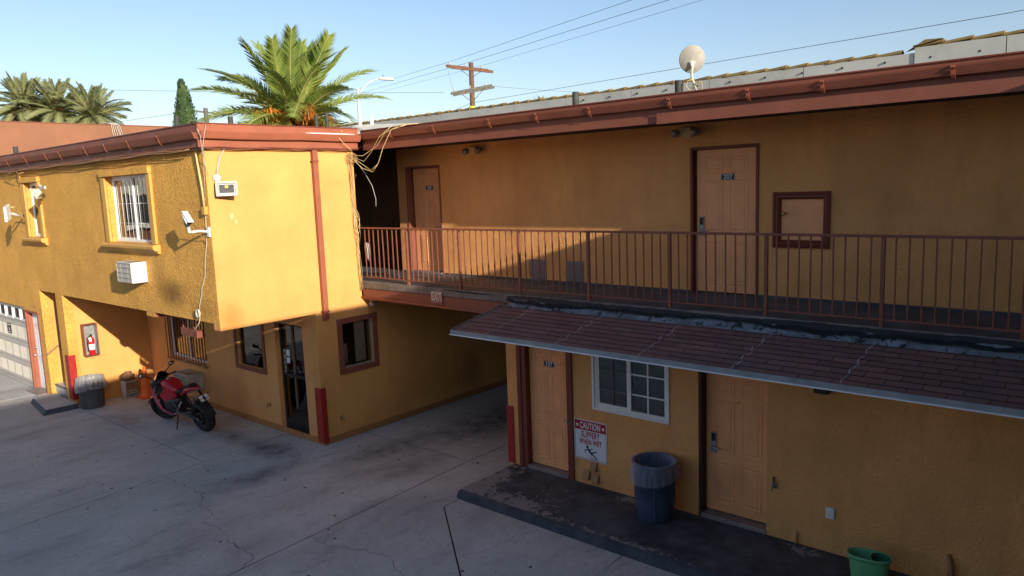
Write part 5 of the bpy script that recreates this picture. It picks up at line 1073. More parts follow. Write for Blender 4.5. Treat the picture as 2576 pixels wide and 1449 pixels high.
m = MB().loft([(-0.15, 0, .79, .085, .03), (-0.08, 0, .82, .13, .08), (0.05, 0, .87, .165, .12), (0.2, 0, .905, .165, .115), (0.32, 0, .90, .13, .09), (0.40, 0, .87, .07, .05)], 18, 2.6); part(m, 'fuel_tank', M_mfair)
MB_ = MB().tube([(0.18, 0, 1.01), (0.18, 0, 1.028)], 0.045, 16); part(MB_, 'fuel_cap', M_steel)
m = MB().loft([(-0.46, 0, .90, .09, .02), (-0.35, 0, .86, .13, .035), (-0.2, 0, .80, .13, .035), (-0.1, 0, .80, .09, .03)], 14, 2.8); part(m, 'seat', M_seat)
m = MB().loft([(-0.83, 0, .945, .03, .015), (-0.78, 0, .94, .065, .03), (-0.62, 0, .91, .095, .05), (-0.45, 0, .86, .11, .055), (-0.28, 0, .78, .10, .06), (-0.15, 0, .72, .06, .05)], 14, 2.8); part(m, 'tail_fairing', M_mfair)
m = MB().loft([(-0.74, 0, .98, .05, .012), (-0.62, 0, .972, .085, .03), (-0.50, 0, .95, .085, .025), (-0.45, 0, .93, .05, .012)], 14, 2.8); part(m, 'pillion_seat', M_seat)
part(MB().loft([(-0.855, 0, .925, .03, .012), (-0.83, 0, .925, .055, .022), (-0.78, 0, .915, .06, .025)], 12, 3), 'tail_light', M_lens)
for s in (-1, 1):
    P = [(0.62, s * .17, .86), (0.50, s * .235, .80), (0.42, s * .24, .60), (0.34, s * .235, .42), (0.02, s * .21, .34), (0.16, s * .15, .26), (0.46, s * .16, .30), (0.56, s * .19, .46), (0.70, s * .17, .68)]
    Q = [(a, b * 0.86, c_) for a, b, c_ in P]; n = len(P); cen = (0.45, s * .25, .52); m = MB(); m.smooth = False
    m.add(P + [cen] + Q, [(i, (i + 1) % n, n) for i in range(n)] + [(i, (i + 1) % n, n + 1 + (i + 1) % n, n + 1 + i) for i in range(n)]); o = part(m, 'side_fairing', M_mpink if s > 0 else M_mfair)
    md = o.modifiers.new('b', 'BEVEL'); md.width = 0.012; md.segments = 2
    P = [(0.20, s * .172, .86), (0.36, s * .19, .93), (0.52, s * .20, .86), (0.58, s * .19, .75), (0.44, s * .2, .72), (0.26, s * .18, .76)]; Q = [(a, b * .8, c_) for a, b, c_ in P]; n = 6
    m = MB(); m.add(P + Q, [tuple(range(n)), tuple(range(n, 2 * n))] + [(i, (i + 1) % n, n + (i + 1) % n, n + i) for i in range(n)]); part(m, 'upper_cowl', M_black)
m = MB().loft([(0.42, 0, .92, .13, .05), (0.58, 0, .88, .17, .12), (0.72, 0, .82, .14, .11), (0.84, 0, .78, .07, .06), (0.88, 0, .77, .02, .02)], 16, 2.6); part(m, 'front_cowl', M_black)
m = MB(); P = []
for i in range(7):
    t_ = i / 6; 
    for j in range(9): a = -1 + j / 4; P.append((0.80 - 0.36 * t_ - 0.05 * a * a, a * (0.10 + 0.05 * t_), 0.87 + 0.27 * t_ ** 0.8 - 0.12 * a * a * (0.5 + t_ * .5)))
m.smooth = True; m.add(P, [(i * 9 + j, i * 9 + j + 1, i * 9 + j + 10, i * 9 + j + 9) for i in range(6) for j in range(8)]); part(m, 'windscreen', paint('smoked_screen', (0.012, 0.010, 0.010), 0.15, 0.05, 4, 0, spec=0.6))
for s in (-1, 1):
    m = MB().tube([(0.58, s * .12, 1.0), (0.55, s * .24, 1.10), (0.53, s * .30, 1.15)], 0.011, 8); m.sphere((0.53, s * .33, 1.17), 0.062, 14, 0.5, 1.15, 0.8); mo = part(m, 'mirror', M_black)
    mg = MB().sphere((0.512, s * .33, 1.17), 0.052, 14, 0.35, 1.1, 0.8); g_ = mg.build('mirror_glass', M_mirror, MC); g_.parent = mo; PB[g_.name] = Vector((0, 0, 0))
    m = MB().tube([ST((0.48, s * .1, .92)), ST((0.44, s * .22, .93)), ST((0.36, s * .34, .91))], [0.013, 0.015, 0.018], 8); hb = part(m, 'handlebar', M_black)
    m = MB().tube([ST((0.47, s * .2, .93)), ST((0.46, s * .28, .925)), ST((0.40, s * .36, .90))], 0.006, 6); lv = m.build('lever', M_steel, MC); lv.parent = hb; PB[lv.name] = Vector((0, 0, 0))
    m = MB().tube([(-0.05, s * .15, .42), (-0.2, s * .16, .50), (-0.33, s * .15, .64)], 0.014, 8); m.tube([(-0.12, s * .16, .40), (-0.14, s * .25, .39)], 0.013, 8); m.tube([(-0.33, s * .15, .62), (-0.36, s * .23, .60)], 0.011, 8); m.box(-0.14, -0.06, s * .15 - .008, s * .15 + .008, .34, .46)
    part(m, 'footpeg', M_steel)
    m = MB().tube([(0.35, s * .11, .78), (0.05, s * .15, .64), (-0.12, s * .14, .42), (-0.1, s * .12, .36)], 0.028, 8); part(m, 'frame_spar', M_engine)
    m = MB().tube([(-0.08, s * .10, .38), (-0.4, s * .125, .36), (XR, s * .125, .315)], [0.03, 0.034, 0.026], 8); part(m, 'swingarm', M_engine)
part(MB().box(-0.62, -0.48, -.158, -.142, .37, .385).box(XR - .05, XR + .05, .128, .138, .29, .34), 'chain_guard', M_steel)
m = MB(); P = []
for i in range(9):
    a = R(60 + i * 14)
    for s in (-1, 1): P.append((XR + 0.345 * math.cos(a), s * 0.085, 0.315 + 0.345 * math.sin(a)))
m.add(P, [(2 * i, 2 * i + 1, 2 * i + 3, 2 * i + 2) for i in range(8)]); part(m, 'rear_hugger', M_black)
part(MB().tube([(0.1, -.08, .28), (-0.15, -.13, .27), (-0.35, -.16, .40), (-0.62, -.17, .56)], [0.03, 0.032, 0.05, 0.05], 12), 'exhaust', M_engine)
part(MB().tube([(-0.04, .13, .33), (-0.08, .22, .16), (-0.09, .29, .03)], 0.011, 8).tube([(-0.07, .285, .03), (-0.13, .31, .025)], 0.012, 8).tube([(-.07, .2, .2), (-.12, .26, .19)], 0.009, 6), 'kickstand', M_black)
m = MB().add([(-0.80, -.02, .91), (-0.80, .02, .91), (-0.97, .02, .72), (-0.97, -.02, .72), (-0.78, -.02, .89), (-0.78, .02, .89), (-0.95, .02, .70), (-0.95, -.02, .70)], [(0, 1, 2, 3), (4, 5, 6, 7), (0, 1, 5, 4), (2, 3, 7, 6), (1, 2, 6, 5), (0, 3, 7, 4)]); part(m, 'plate_bracket', M_black)
Fp = lambda u, v, w: Vector((-0.955 - w - (v - .70) * -0.55, -u, v)); m = MB().box(-0.09, 0.09, .70, .80, 0, 0.004, Fp); m.m(1).text(Fp, '21R1161', 0.055, 0, .742, 0.005, 0.001, sx=0.85); m.m(2).box(-0.02, 0.02, .782, .794, 0.004, 0.005, Fp); part(m, 'licence_plate', [M_whitep, M_binblue, M_signr])
for s in (-1, 1): part(MB().tube([(-0.86, s * .03, .80), (-0.90, s * .14, .80)], [0.006, 0.014], 6), 'turn_signal', M_lens)
for k in range(3): part(MB().tube([ST((0.42, .12 - .1 * k, .92)), (0.50, .12 - .12 * k, .80), (0.52 - .1 * k, .10 - .08 * k, .66)], 0.007, 6), 'cable', M_black)
for s in (-1, 1):
    P = [(0.36, s * .16, .86), (0.10, s * .165, .86), (-0.14, s * .14, .80), (-0.16, s * .12, .72), (0.05, s * .17, .60), (0.20, s * .185, .56), (0.33, s * .19, .66)]; Q = [(a, b * .8, c_) for a, b, c_ in P]; n = 7
    m = MB(); m.add(P + Q, [tuple(range(n)), tuple(range(n, 2 * n))] + [(i, (i + 1) % n, n + (i + 1) % n, n + i) for i in range(n)]); part(m, 'mid_fairing', M_mfair)
part(MB().loft([(0.27, .176, .86, .004, .03), (0.32, .182, .87, .004, .055), (0.40, .186, .85, .004, .045), (0.46, .19, .82, .003, .01)], 8, 2.2), 'air_duct', M_black)
hdg = math.atan2(-0.10, -1.0)
MC.rotation_euler = Matrix.Rotation(hdg, 3, 'Z').to_euler(); MC.rotation_mode = 'XYZ'
MC.matrix_world = Matrix.Translation((-3.40, -0.93, 0.0)) @ Matrix.Rotation(hdg, 4, 'Z') @ Matrix.Rotation(R(-11), 4, 'X')

# ============================================================ rooftop things
def pipe(x, y, z1, label, r=0.05, z0=5.63, mat=None, grp='roof vent pipes', lean=0):
    t = MB().tube([(x, y, z0), (x + lean, y, z1)], r, 16, cap=False); t.lathe([(r * 1.7, 0.0), (r * 1.6, 0.02), (r, 0.05)], 16, (x, y, z0)); t.m(0).lathe([(r, z1 - z0), (r * .8, z1 - z0), (r * .8, z1 - z0 - .08), (0.001, z1 - z0 - .08)], 16, (x + lean, y, z0))
    o = t.build('vent_pipe', mat or M_vent, None, base=(x, y, z0)); tag(o, label, 'pipe', grp)
pipe(-1.72, -1.35, 5.98, 'dark vent pipe on the left roof in front of the cypress', 0.045, 5.65, lean=0.01)
pipe(-10.15, -1.4, 5.96, 'dark vent pipe on the roof at the far left edge', 0.055, 5.65)
pipe(0.0, -1.3, 5.82, 'short dark vent pipe just right of the front roof corner', 0.04, 5.65)
pipe(-0.05, 0.35, 5.93, 'left one of two dark vent pipes in front of the big palm', 0.032, 5.65); pipe(0.02, 0.52, 5.96, 'right one of two dark vent pipes in front of the big palm', 0.035, 5.65)
pipe(4.66, 1.6, 5.90, 'dark vent pipe on the right roof left of the satellite dish', 0.05); pipe(6.35, 1.6, 5.87, 'dark vent pipe on the right roof at the satellite dish', 0.055)
pipe(-0.3, 1.5, 5.93, 'left one of two short white pipes at the inner roof corner', 0.035, 5.63, M_pipel); pipe(0.05, 1.5, 5.93, 'right one of two short white pipes at the inner roof corner', 0.035, 5.63, M_pipel)
# membrane upstand at the inner corner
m = MB(); P = [(-0.42, 1.42, 5.81), (-0.36, 1.28, 5.66), (0.1, 1.5, 5.79), (0.2, 1.2, 5.665), (0.71, 1.5, 5.755), (0.71, 1.2, 5.66), (1.5, 1.45, 5.70), (1.5, 1.2, 5.66), (2.6, 1.4, 5.665), (2.6, 1.2, 5.66)]
m.add(P, [(0, 1, 3, 2), (2, 3, 5, 4), (4, 5, 7, 6), (6, 7, 9, 8)]); m.add([(-1.6, 0.4, 5.70), (0.05, 0.3, 5.705), (0.09, 1.15, 5.71), (-1.6, 1.3, 5.76)], [(0, 1, 2, 3)])
o = m.build('roof_membrane', M_membrane, None, base=(0.5, 1.3, 5.65)); tag(o, 'cream roofing membrane turned up at the inner roof corner', 'roofing')
# satellite dish
t = thing('satellite_dish', (6.63, 1.6, 5.64), 'pale round satellite dish seen from behind on a bent mast', 'satellite dish')
cd = Vector((6.53, 1.62, 6.12)); fw = Vector((-0.52, 0.80, 0.30)).normalized(); s_ = fw.cross(Vector((0, 0, 1))).normalized(); u_ = s_.cross(fw)
m = MB(); n = 40; P = []; rad = [0.001, 0.05, 0.1, 0.14, 0.17, 0.178, 0.178]; dep = [-0.045, -0.041, -0.031, -0.017, -0.003, 0.0, 0.008]
for r_, d_ in zip(rad, dep):
    for k in range(n): a = 2 * math.pi * k / n; P.append(cd + s_ * (r_ * 0.93 * math.cos(a)) + u_ * (r_ * math.sin(a)) + fw * d_)
m.smooth = True; m.add(P, [(j * n + k, j * n + (k + 1) % n, (j + 1) * n + (k + 1) % n, (j + 1) * n + k) for j in range(len(rad) - 1) for k in range(n)]); m.build('reflector', paint('dish_beige', (0.34, 0.33, 0.285), 0.6, 0.1, 8, 0.1, 40, grime=0.35), t)
bk = cd - fw * 0.06 - u_ * 0.06
MB().tube([(6.63, 1.58, 5.62), (6.60, 1.58, 5.74), (6.565, 1.575, 5.84), (6.55, 1.57, 5.90), bk], 0.017, 10).build('mast', M_dirtyw, t)
m = MB().obox(cd - fw * 0.05 - u_ * 0.03, fw, s_, u_, 0.015, 0.035, 0.012); m.obox(cd - fw * 0.055 - u_ * 0.055, fw, s_, u_, 0.02, 0.02, 0.04); m.build('clamp', M_pipel, t, bevel=0.003)
MB().box(6.56, 6.70, 1.52, 1.64, 5.642, 5.655).build('foot_plate', M_steel, t)
m = MB().tube([(6.57, 1.56, 5.86), (6.50, 1.55, 5.84), (6.48, 1.55, 5.77), (6.55, 1.55, 5.70), (6.62, 1.56, 5.69)], 0.006, 6)
for k in range(3): m.tube([Vector((6.66 + 0.05 * math.cos(a), 1.55, 5.75 + (0.055 + .01 * k) * math.sin(a))) for a in [i * math.pi / 5 for i in range(10)]], 0.0045, 5, closed=True)
m.build('coax_coil', M_cream, t)
# neighbour building with tile-capped grey wall behind the wing
NB = thing('neighbour_building', (4, 5.3, 0), 'grey walled neighbour building with a clay tile edge behind the motel roof', 'building')
def zt(x): return 6.27
M_nwall = paint('neighbour_wall_board', (0.40, 0.41, 0.38), 0.85, 0.08, 1.5, 0.2, 20, grime=0.45)
xs_ = [-7.5, -5.0, -3.2, -1.75, -0.55, 0.55, 1.95, 3.5, 5.1, 6.75, 8.38]
for a, b in zip(xs_, xs_[1:]): MB().box(a + 0.006, b - 0.006, 5.0, 5.06, 4.8, 6.29).build('wall_panel', M_nwall, NB)
for a, b in ((8.38, 9.53), (9.53, 11.4), (11.4, 13.5)): MB().box(a + 0.006, b - 0.006, 4.98, 5.06, 4.8, 6.36).build('wall_panel', M_nwall, NB)
MB().box(-7.5, 14, 5.07, 16, 0, 6.26).build('wall', M_nwall, NB)
rnd = random.Random(8); tm = []
for v in range(4):
    mb = MB(); L = 0.40; secs = []
    for i, x in enumerate((0, 0.05, L)):
        for k in range(7):
            a = math.pi * k / 6; rr = (0.085, 0.08, 0.072)[i]; secs.append((x, -rr * math.cos(a) - .02, rr * 0.62 * math.sin(a) + (0.026, 0.026, 0.0)[i]))
        for k in range(7)[::-1]:
            a = math.pi * k / 6; rr = (0.07, 0.066, 0.058)[i]; secs.append((x, -rr * math.cos(a) - .02, rr * 0.55 * math.sin(a) + (0.02, 0.02, -0.004)[i] - .004))
    q = 14; mb.smooth = False; mb.add(secs, [(i * q + j, i * q + (j + 1) % q, (i + 1) * q + (j + 1) % q, (i + 1) * q + j) for i in range(2) for j in range(q)] + [tuple(range(q)), tuple(range(2 * q, 3 * q))]); tm.append(mb.mesh('roof_tile', M_tile))
x = 8.2; pbN = PB[NB.name]
while x > -7.4:
    o = bpy.data.objects.new('roof_tile', rnd.choice(tm)); COL.objects.link(o); o.parent = NB; o.location = Vector((x, 5.05, 6.285 + rnd.uniform(-.004, .004))) - pbN; o.rotation_euler = (rnd.uniform(-.05, .05), rnd.uniform(-0.012, 0.02), rnd.uniform(-.04, .04)); o.rotation_euler.z += math.pi; x -= 0.345
x = 13.2
while x > 8.6:
    o = bpy.data.objects.new('roof_tile', rnd.choice(tm)); COL.objects.link(o); o.parent = NB; o.location = Vector((x, 5.03, 6.365 + rnd.uniform(-.003, .003))) - pbN; o.rotation_euler = (rnd.uniform(-.05, .05), rnd.uniform(-0.012, 0.02), math.pi + rnd.uniform(-.04, .04)); x -= 0.37
MB().add([(8.25, 5.0, 6.31), (8.42, 4.93, 6.38), (8.75, 4.93, 6.44), (8.75, 5.2, 6.44), (8.42, 5.2, 6.38), (8.50, 5.05, 6.47)], [(0, 1, 5), (1, 2, 5), (2, 3, 5), (3, 4, 5), (4, 0, 5)]).build('end_tile', M_tile, NB)
# sloping tiled roof behind the edge
rb = MB(); rb.add([(-7.5, 5.12, 6.28), (14, 5.12, 6.28), (14, 9, 6.3), (-7.5, 9, 6.3)], [(0, 1, 2, 3)]); rb.build('roof', M_tile, NB)
for i in range(34):
    x = -6.9 + i * 0.62; MB().tube([(x, 4.975, 6.2), (x, 5.0, 6.2)], 0.016, 8, cap=True).build('bolt', M_black, NB) if x > 1.8 else None
# salmon parapet building on the left
PBD = thing('parapet_building', (-17, 0, 0), 'plain salmon coloured parapet wall rising behind the left roof', 'building')
MB().box(-17, -16, -1.5, 12.5, 0, 7.09).build('wall', M_parap, PBD)
MB().box(-17.05, -15.97, -1.5, 12.52, 7.09, 7.11).build('coping', M_rust, PBD)
MB().box(-24, -17.01, -1.5, 12.4, 0, 6.4).build('wall', M_parap, PBD)
m = MB(); rnd = random.Random(31)
for k in range(6): m.tube([(-15.93, 3.3 + .05 * k, 6.5), (-15.92, 3.25 + 0.06 * k + rnd.uniform(-.03, .03), 6.8), (-15.93, 3.2 + .05 * k, 7.12), (-16.1, 3.1 + .06 * k, 7.17), (-16.5, 3.0, 7.12)], 0.009, 6)
tag(m.build('parapet_cables', M_wirel, None, base=(-15.9, 3.3, 6.8)), 'bundle of pale cables draped over the salmon parapet wall', 'cable')

# ============================================================ trees, poles, wires
def frond_mesh(L=1.0, droop=0.35, leaf=0.22, n=58, seed=0, mat=None, name='frond', wl=1.0):
    """frond along +x with length 1, arching downwards"""
    rnd = random.Random(seed); m = MB(); pts = []
    for i in range(13):
        t = i / 12; pts.append(Vector((L * (t - 0.12 * droop * t * t - (0.10 * droop * max(0, t - 0.6) ** 1.5 * 4)), (0.10 * math.sin(seed * 1.7)) * t * t, -droop * L * t ** 2.4)))
    m.m(1).tube(pts, [0.012 * (1 - 0.8 * i / 12) for i in range(13)], 5)
    m.m(0)
    for i in range(n):
        t = 0.10 + 0.90 * (i + 0.5) / n; k = min(int(t * 12), 11); f = t * 12 - k; p = pts[k].lerp(pts[k + 1], f); d = (pts[k + 1] - pts[k]).normalized()
        ln = leaf * L * (0.45 + 0.75 * math.sin(math.pi * min(1, t * 0.88 + 0.1)) ** 0.8) * rnd.uniform(0.85, 1.1)
        for s in (-1, 1):
            up = 0.45 * rnd.uniform(0.4, 1.4); dirv = (d * (0.75 + 0.5 * t) + Vector((0, s, 0)) * 0.85 + Vector((0, 0, 1)) * up * 0.6).normalized()
            tip = p + dirv * ln + Vector((0, 0, -0.18 * ln)); w = d * 0.0085; midp = p + dirv * ln * 0.5 + Vector((0, 0, 0.02 * ln))
            w = w * wl; m.add([p - w, p + w, midp + w * 0.9, tip, midp - w * 0.9], [(0, 1, 2, 3, 4)])
    return m.mesh(name, [mat or M_frond, M_rachis], recalc=False)
def palm(name, base, crown_z, L, label, nf, seed, mats, group=None, fruit=0, trunk_r=0.3, leaf=0.2, wl=1.0, low=-0.5, pw=0.9):
    t = thing(name, base, label, 'palm tree', group); rnd = random.Random(seed); B = Vector(base)
    m = MB(); m.tube([(base[0], base[1], base[2]), (base[0], base[1], crown_z * 0.6), (base[0], base[1], crown_z - 0.7), (base[0], base[1], crown_z - 0.1)], [trunk_r * 1.2, trunk_r, trunk_r * 1.1, trunk_r * 0.7], 14); m.build('trunk', M_trunk, t)
    vs = {}
    for mi, mt in enumerate(mats):
        for k, dr in enumerate((0.10, 0.32, 0.55, 0.8)): vs[(mi, k)] = frond_mesh(1, dr, leaf, 58, seed * 10 + k, mt, wl=wl)
    for i in range(nf):
        q = (i + 0.5) / nf; el = math.pi / 2 * 0.96 - (q ** pw) * (math.pi / 2 - low)      # from upright to drooping
        az = i * 2.39996 + rnd.uniform(-0.15, 0.15)
        k = 0 if q < 0.22 else (1 if q < 0.48 else (2 if q < 0.75 else 3)); mi = 0
        if len(mats) > 1 and q > 0.6 and rnd.random() < 0.3: mi = 1
        if len(mats) > 2 and q > 0.85: mi = 2
        o = bpy.data.objects.new('frond', vs[(mi, k)]); COL.objects.link(o); o.parent = t
        o.location = Vector((math.cos(az) * 0.22, math.sin(az) * 0.22, crown_z - 0.2 - 0.35 * q)) - B
        o.rotation_mode = 'XYZ'; o.rotation_euler = (rnd.uniform(-0.8, 0.8), -el, az)
        o.location = Vector((base[0], base[1], 0)) + Vector((math.cos(az) * 0.2, math.sin(az) * 0.2, crown_z - 0.1 - 0.4 * q)) - B
        s = L * rnd.uniform(0.86, 1.06) * (0.88 + 0.14 * math.sin(math.pi * min(1, q * 1.3))); o.scale = (s, s * 1.0, s)
    for k in range(fruit):
        az = k * 2 * math.pi / fruit + rnd.uniform(-.3, .3); m = MB(); c0 = Vector((base[0] + 0.3 * math.cos(az), base[1] + 0.3 * math.sin(az), crown_z - 0.15))
        reach = rnd.uniform(0.8, 2.3) * (L / 4.75); lift = rnd.uniform(0.0, 0.75); e0 = c0 + Vector((math.cos(az) * reach, math.sin(az) * reach, lift)); m.tube([c0, (c0 + e0) / 2 + Vector((0, 0, .12)), e0], 0.03, 5)
        for j in range(170 if nf == 54 else 45):
            a2 = rnd.uniform(0, 6.28); rr = rnd.uniform(0.05, 0.6); s0 = c0.lerp(e0, rnd.uniform(0.55, 1)); tp = s0 + Vector((math.cos(a2) * rr, math.sin(a2) * rr, -rnd.uniform(0.15, 0.75)))
            mid = (s0 + tp) / 2 + Vector((math.cos(a2) * .08, math.sin(a2) * .08, 0.1)); w = Vector((-math.sin(a2), math.cos(a2), 0)) * 0.016; m.add([s0 - w, s0 + w, mid + w, tp + w, tp - w, mid - w], [(0, 1, 2, 5), (5, 2, 3, 4)])
            for _ in range(4):
                b = s0.lerp(tp, rnd.uniform(0.35, 1)) + Vector((rnd.uniform(-.05, .05), rnd.uniform(-.05, .05), rnd.uniform(-.05, .05))); r_ = 0.022
                m.add([b + Vector((r_, 0, 0)), b + Vector((-r_ * .5, r_ * .87, 0)), b + Vector((-r_ * .5, -r_ * .87, 0)), b + Vector((0, 0, r_ * 1.4)), b + Vector((0, 0, -r_ * 1.4))], [(0, 1, 3), (1, 2, 3), (2, 0, 3), (0, 4, 1), (1, 4, 2), (2, 4, 0)])
        o = m.build('fruit_cluster', M_fruit, t)
    return t
palm('palm_tree', (-22.47, 14.65, 0), 8.25, 4.75, 'large date palm with orange fruit clusters rising behind the yellow block', 54, 3, [M_frond, M_frondy, M_frondy], fruit=15, low=-0.3, wl=1.15, pw=0.88)
palm('palm_tree', (-87.2, 22.3, 0), 15.5, 4.0, 'leftmost and tallest of the three distant palms above the salmon wall', 62, 5, [M_frondf, M_frondf, M_frondd], 'distant palms behind the salmon wall', low=-1.0, wl=1.5)
palm('palm_tree', (-84.5, 24.6, 0), 14.9, 4.0, 'middle distant palm with a hint of orange fruit above the salmon wall', 62, 6, [M_frondf, M_frondf, M_frondf], 'distant palms behind the salmon wall', fruit=3, low=-0.9, wl=1.5)
palm('palm_tree', (-81.4, 27.2, 0), 14.3, 4.0, 'rightmost of the three distant palms above the salmon wall', 62, 8, [M_frondf, M_frondf, M_frondd], 'distant palms behind the salmon wall', low=-1.0, wl=1.5)
palm('palm_tree', (-33.4, 48.6, 0), 11.9, 1.0, 'small palm top peeking over the grey tiled wall right of the utility pole', 26, 9, [M_frond], low=-0.2, trunk_r=0.15)
# cypress
t = thing('cypress_tree', (-48.4, 21.7, 0), 'slim dark green cypress standing between the palms', 'tree')
MB().tube([(-48.4, 21.7, 0), (-48.4, 21.7, 12)], [0.3, 0.05], 8).build('trunk', M_trunk, t)
m = MB(); rnd = random.Random(12)
for i in range(11000):
    z = 13.75 - 7.0 * rnd.random() ** 0.85; f = (13.75 - z) / 7.0; a = rnd.uniform(0, 6.283)
    if rnd.random() < 0.06: f *= 0.9
    Rr = 0.10 + 1.02 * min(1, f * 1.45) ** 0.75; Rr *= 1 + 0.12 * math.sin(a * 5 + z * 3.1) + 0.08 * math.sin(a * 9 - z * 7)
    rr = Rr * (1 - 0.35 * rnd.random() ** 2); p = Vector((-48.4 + (0.18 if z < 13.2 else 0) + rr * math.cos(a), 21.7 + rr * math.sin(a), z)); s = rnd.uniform(0.05, 0.12)
    d1 = Vector((math.cos(a) * .4 + rnd.uniform(-.3, .3), math.sin(a) * .4 + rnd.uniform(-.3, .3), 1)).normalized() * s * 1.6; d2 = Vector((-math.sin(a) + rnd.uniform(-.5, .5), math.cos(a) + rnd.uniform(-.5, .5), rnd.uniform(-.3, .3))).normalized() * s * 0.6
    m.add([p - d2, p + d2, p + d1], [(0, 1, 2)])
m.smooth = False; o = m.mesh('crown', M_cyp, (-48.4, 21.7, 0), recalc=False); co = bpy.data.objects.new('crown', o); COL.objects.link(co); co.parent = t
MB().lathe([(0.02, 13.5), (0.35, 12.5), (0.75, 10.5), (0.8, 6)], 12, (-48.4, 21.7, 0)).build('inner_crown', M_cyp, t)
def bush(name, c, rx, rz, label, n=900, seed=1):
    m = MB(); rnd = random.Random(seed)
    for i in range(n):
        v = Vector((rnd.gauss(0, 1), rnd.gauss(0, 1), rnd.gauss(0, 1))).normalized() * rnd.uniform(0.6, 1.0); p = Vector(c) + Vector((v.x * rx, v.y * rx, v.z * rz)); s = rx * 0.1
        a = Vector((rnd.uniform(-1, 1), rnd.uniform(-1, 1), rnd.uniform(-1, 1))) * s; b = Vector((rnd.uniform(-1, 1), rnd.uniform(-1, 1), rnd.uniform(-1, 1))) * s; m.add([p, p + a, p + b], [(0, 1, 2)])
    t = thing(name, (c[0], c[1], 0), label, 'tree'); MB().tube([(c[0], c[1], 0), c], [0.2, 0.1], 8).build('trunk', M_trunk, t)
    me = m.mesh('crown', M_cyp, (c[0], c[1], 0), recalc=False); co = bpy.data.objects.new('crown', me); COL.objects.link(co); co.parent = t
bush('round_tree', (-57.5, 26.6, 10.6), 0.9, 1.1, 'small dark treetop between the cypress and the thin distant pole', 900, 2)
bush('round_tree', (-33.0, 15.9, 8.2), 1.0, 0.55, 'low pale bush just left of the foot of the big palm', 700, 4)
# utility poles
def arm(t, a, b, hh, hw, mat, ins=3, name='crossarm'):
    a, b = Vector(a), Vector(b); d = (b - a).normalized(); s = d.cross(Vector((0, 0, 1))).normalized()
    o = MB().obox((a + b) / 2, d, s, Vector((0, 0, 1)), (b - a).length / 2, hw, hh).build(name, mat, t)
    for i in range(ins):
        p = a.lerp(b, (i + 0.25) / (ins - 0.3)); 
        if (p - a).length < (b - a).length: MB().tube([p + Vector((0, 0, hh)), p + Vector((0, 0, hh + .1)), p + Vector((0, 0, hh + .22))], [0.03, 0.07, 0.05], 8).build('insulator', M_dirtyw, t)
t = thing('utility_pole', (-31.15, 36.9, 0), 'wooden utility pole with two crossarms rising behind the tiled wall', 'utility pole')
MB().tube([(-31.1, 36.9, 0), (-31.25, 37.1, 9), (-31.38, 37.28, 14.3)], [0.24, 0.22, 0.19], 12).build('pole', M_wood, t)
for off in (-0.16, 0.16): arm(t, (-32.7 + off, 36.0 + off * .6, 14.13 if off < 0 else 14.0), (-30.1 + off, 38.2 + off * .6, 13.62 if off < 0 else 13.5), 0.11, 0.07, M_xarm, 3 if off < 0 else 0)
arm(t, (-32.45, 35.9, 11.92), (-30.0, 38.2, 12.45), 0.10, 0.08, M_xgrey, 3); arm(t, (-32.35, 36.05, 11.78), (-29.9, 38.35, 12.3), 0.08, 0.07, M_xgrey, 0)
for (a, b) in (((-32.0, 36.6, 13.85), (-31.3, 37.15, 13.1)), ((-30.7, 37.75, 13.6), (-31.3, 37.15, 13.1)), ((-31.9, 36.5, 11.9), (-31.25, 37.1, 11.2)), ((-30.6, 37.7, 12.1), (-31.25, 37.1, 11.2))): MB().tube([a, b], 0.03, 6).build('brace', M_xgrey, t)
MB().tube([(-31.17, 36.96, 10.6), (-31.18, 36.97, 10.85)], 0.235, 12).build('yellow_band', M_led, t)
t = thing('utility_pole', (-56.9, 27.95, 0), 'distant thin utility pole with one crossarm between cypress and big palm', 'utility pole')
MB().tube([(-56.9, 27.95, 0), (-56.85, 27.95, 12.65)], [0.26, 0.2], 10).build('pole', M_xgrey, t); arm(t, (-58.3, 26.9, 12.55), (-55.7, 29.1, 12.0), 0.08, 0.07, M_xgrey, 2)
# street lamp
t = thing('street_lamp', (-25.5, 21.2, 0), 'pale street lamp with a curved arm beside the big palm', 'street lamp')
MB().tube([(-25.5, 21.2, 0), (-25.56, 21.27, 8.6), (-25.6, 21.3, 10.45)], [0.14, 0.11, 0.075], 12).build('pole', M_lampp, t); MB().sphere((-25.6, 21.3, 10.52), 0.1, 10).build('cap', M_lampp, t)
MB().tube([(-25.6, 21.3, 10.1), (-25.4, 21.5, 10.55), (-25.1, 21.85, 10.95), (-24.8, 22.2, 11.1), (-24.55, 22.45, 11.13)], 0.045, 8).build('arm', M_lampp, t)
dl = (Vector((-24.15, 22.85, 11.08)) - Vector((-24.7, 22.3, 11.14))).normalized(); sl_ = dl.cross(Vector((0, 0, 1))).normalized(); MB().obox((-24.42, 22.58, 11.1), dl, sl_, Vector((0, 0, 1)), 0.42, 0.14, 0.08).build('lamp_head', M_lampp, t, bevel=0.03); MB().tube([(-24.55, 22.45, 11.18), (-24.55, 22.45, 11.32)], 0.05, 8).build('photocell', M_grey, t)
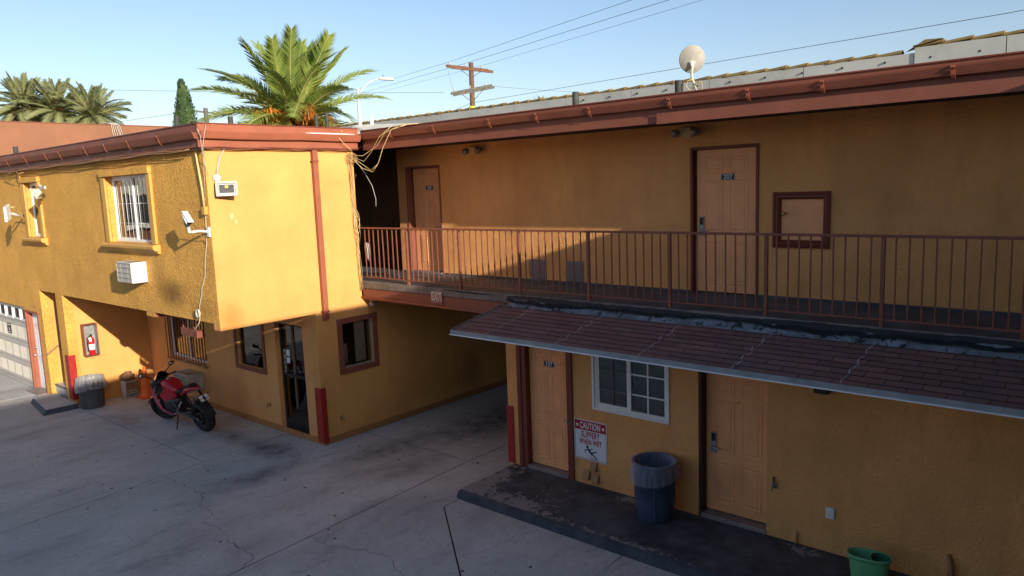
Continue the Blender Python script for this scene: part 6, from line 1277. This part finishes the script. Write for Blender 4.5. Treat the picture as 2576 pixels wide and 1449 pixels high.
# wires
CAMP = Vector((11.322, -7.603, 4.6))
def wire(pts, r, sag, label, grp):
    P = []
    for a, b in zip(pts, pts[1:]):
        a, b = Vector(a), Vector(b); n = 14
        for i in range(n): t_ = i / n; P.append(a.lerp(b, t_) + Vector((0, 0, -sag * 4 * t_ * (1 - t_))))
    P.append(Vector(pts[-1])); m = MB().tube(P, r, 5); tag(m.build('power_line', M_wire, None, base=P[0]), label, 'wire', grp)
G_ = 'power lines on the utility pole'
wire([(-81.18, 61.87, 18.6), (-32.79, 36.1, 14.40), (-6.0, 26.2, 13.85), (14, 18, 13.6)], 0.013, 0.0, 'uppermost of the three long wires passing over the pole top', G_)
wire([(-81.1, 61.75, 17.9), (-31.86, 36.87, 14.22), (-4.7, 27.5, 13.74), (16, 20, 13.5)], 0.014, 0.0, 'middle one of the three long wires passing over the pole top', G_)
wire([(-81.08, 61.66, 17.4), (-30.99, 37.6, 13.95), (-2.7, 29.1, 13.86), (18, 23, 13.8)], 0.01, 0.0, 'lowest of the three long wires passing over the pole top', G_)
wire([(-65.04, 61.52, 12.6), (-31.14, 36.93, 11.12), (6.2, 28.5, 10.5), (14, 27, 10.7)], 0.014, 0.0, 'single wire running right from the yellow band of the pole, behind the dish', 'wires around the poles')
wire([(-83.46, 19.04, 16.72), (-59.06, 40.07, 15.02), (-47.67, 49.94, 14.5), (-32.3, 36.1, 11.98)][:3], 0.02, 0.0, 'thin level wire behind the three distant palms and the cypress', 'wires around the poles')
wire([(-32.8, 36.0, 14.2), (-32.3, 36.1, 12.2)], 0.01, 0.25, 'slack wire hanging between the upper and lower crossarm', 'wires around the poles')
wire([(-57.5, 27.5, 12.5), (-80, 10, 10.6)], 0.02, 0.3, 'distant wire running left from the thin pole crossarm', 'wires around the poles')
wire([(-55.9, 28.9, 12.15), (-40, 24, 11.9)], 0.013, 0.1, 'distant wire running right from the thin pole crossarm', 'wires around the poles')
wire([(-30.1, 38.1, 12.4), (-14, 44, 10.4)], 0.01, 0.2, 'faint wire descending right from the lower crossarm', 'wires around the poles')
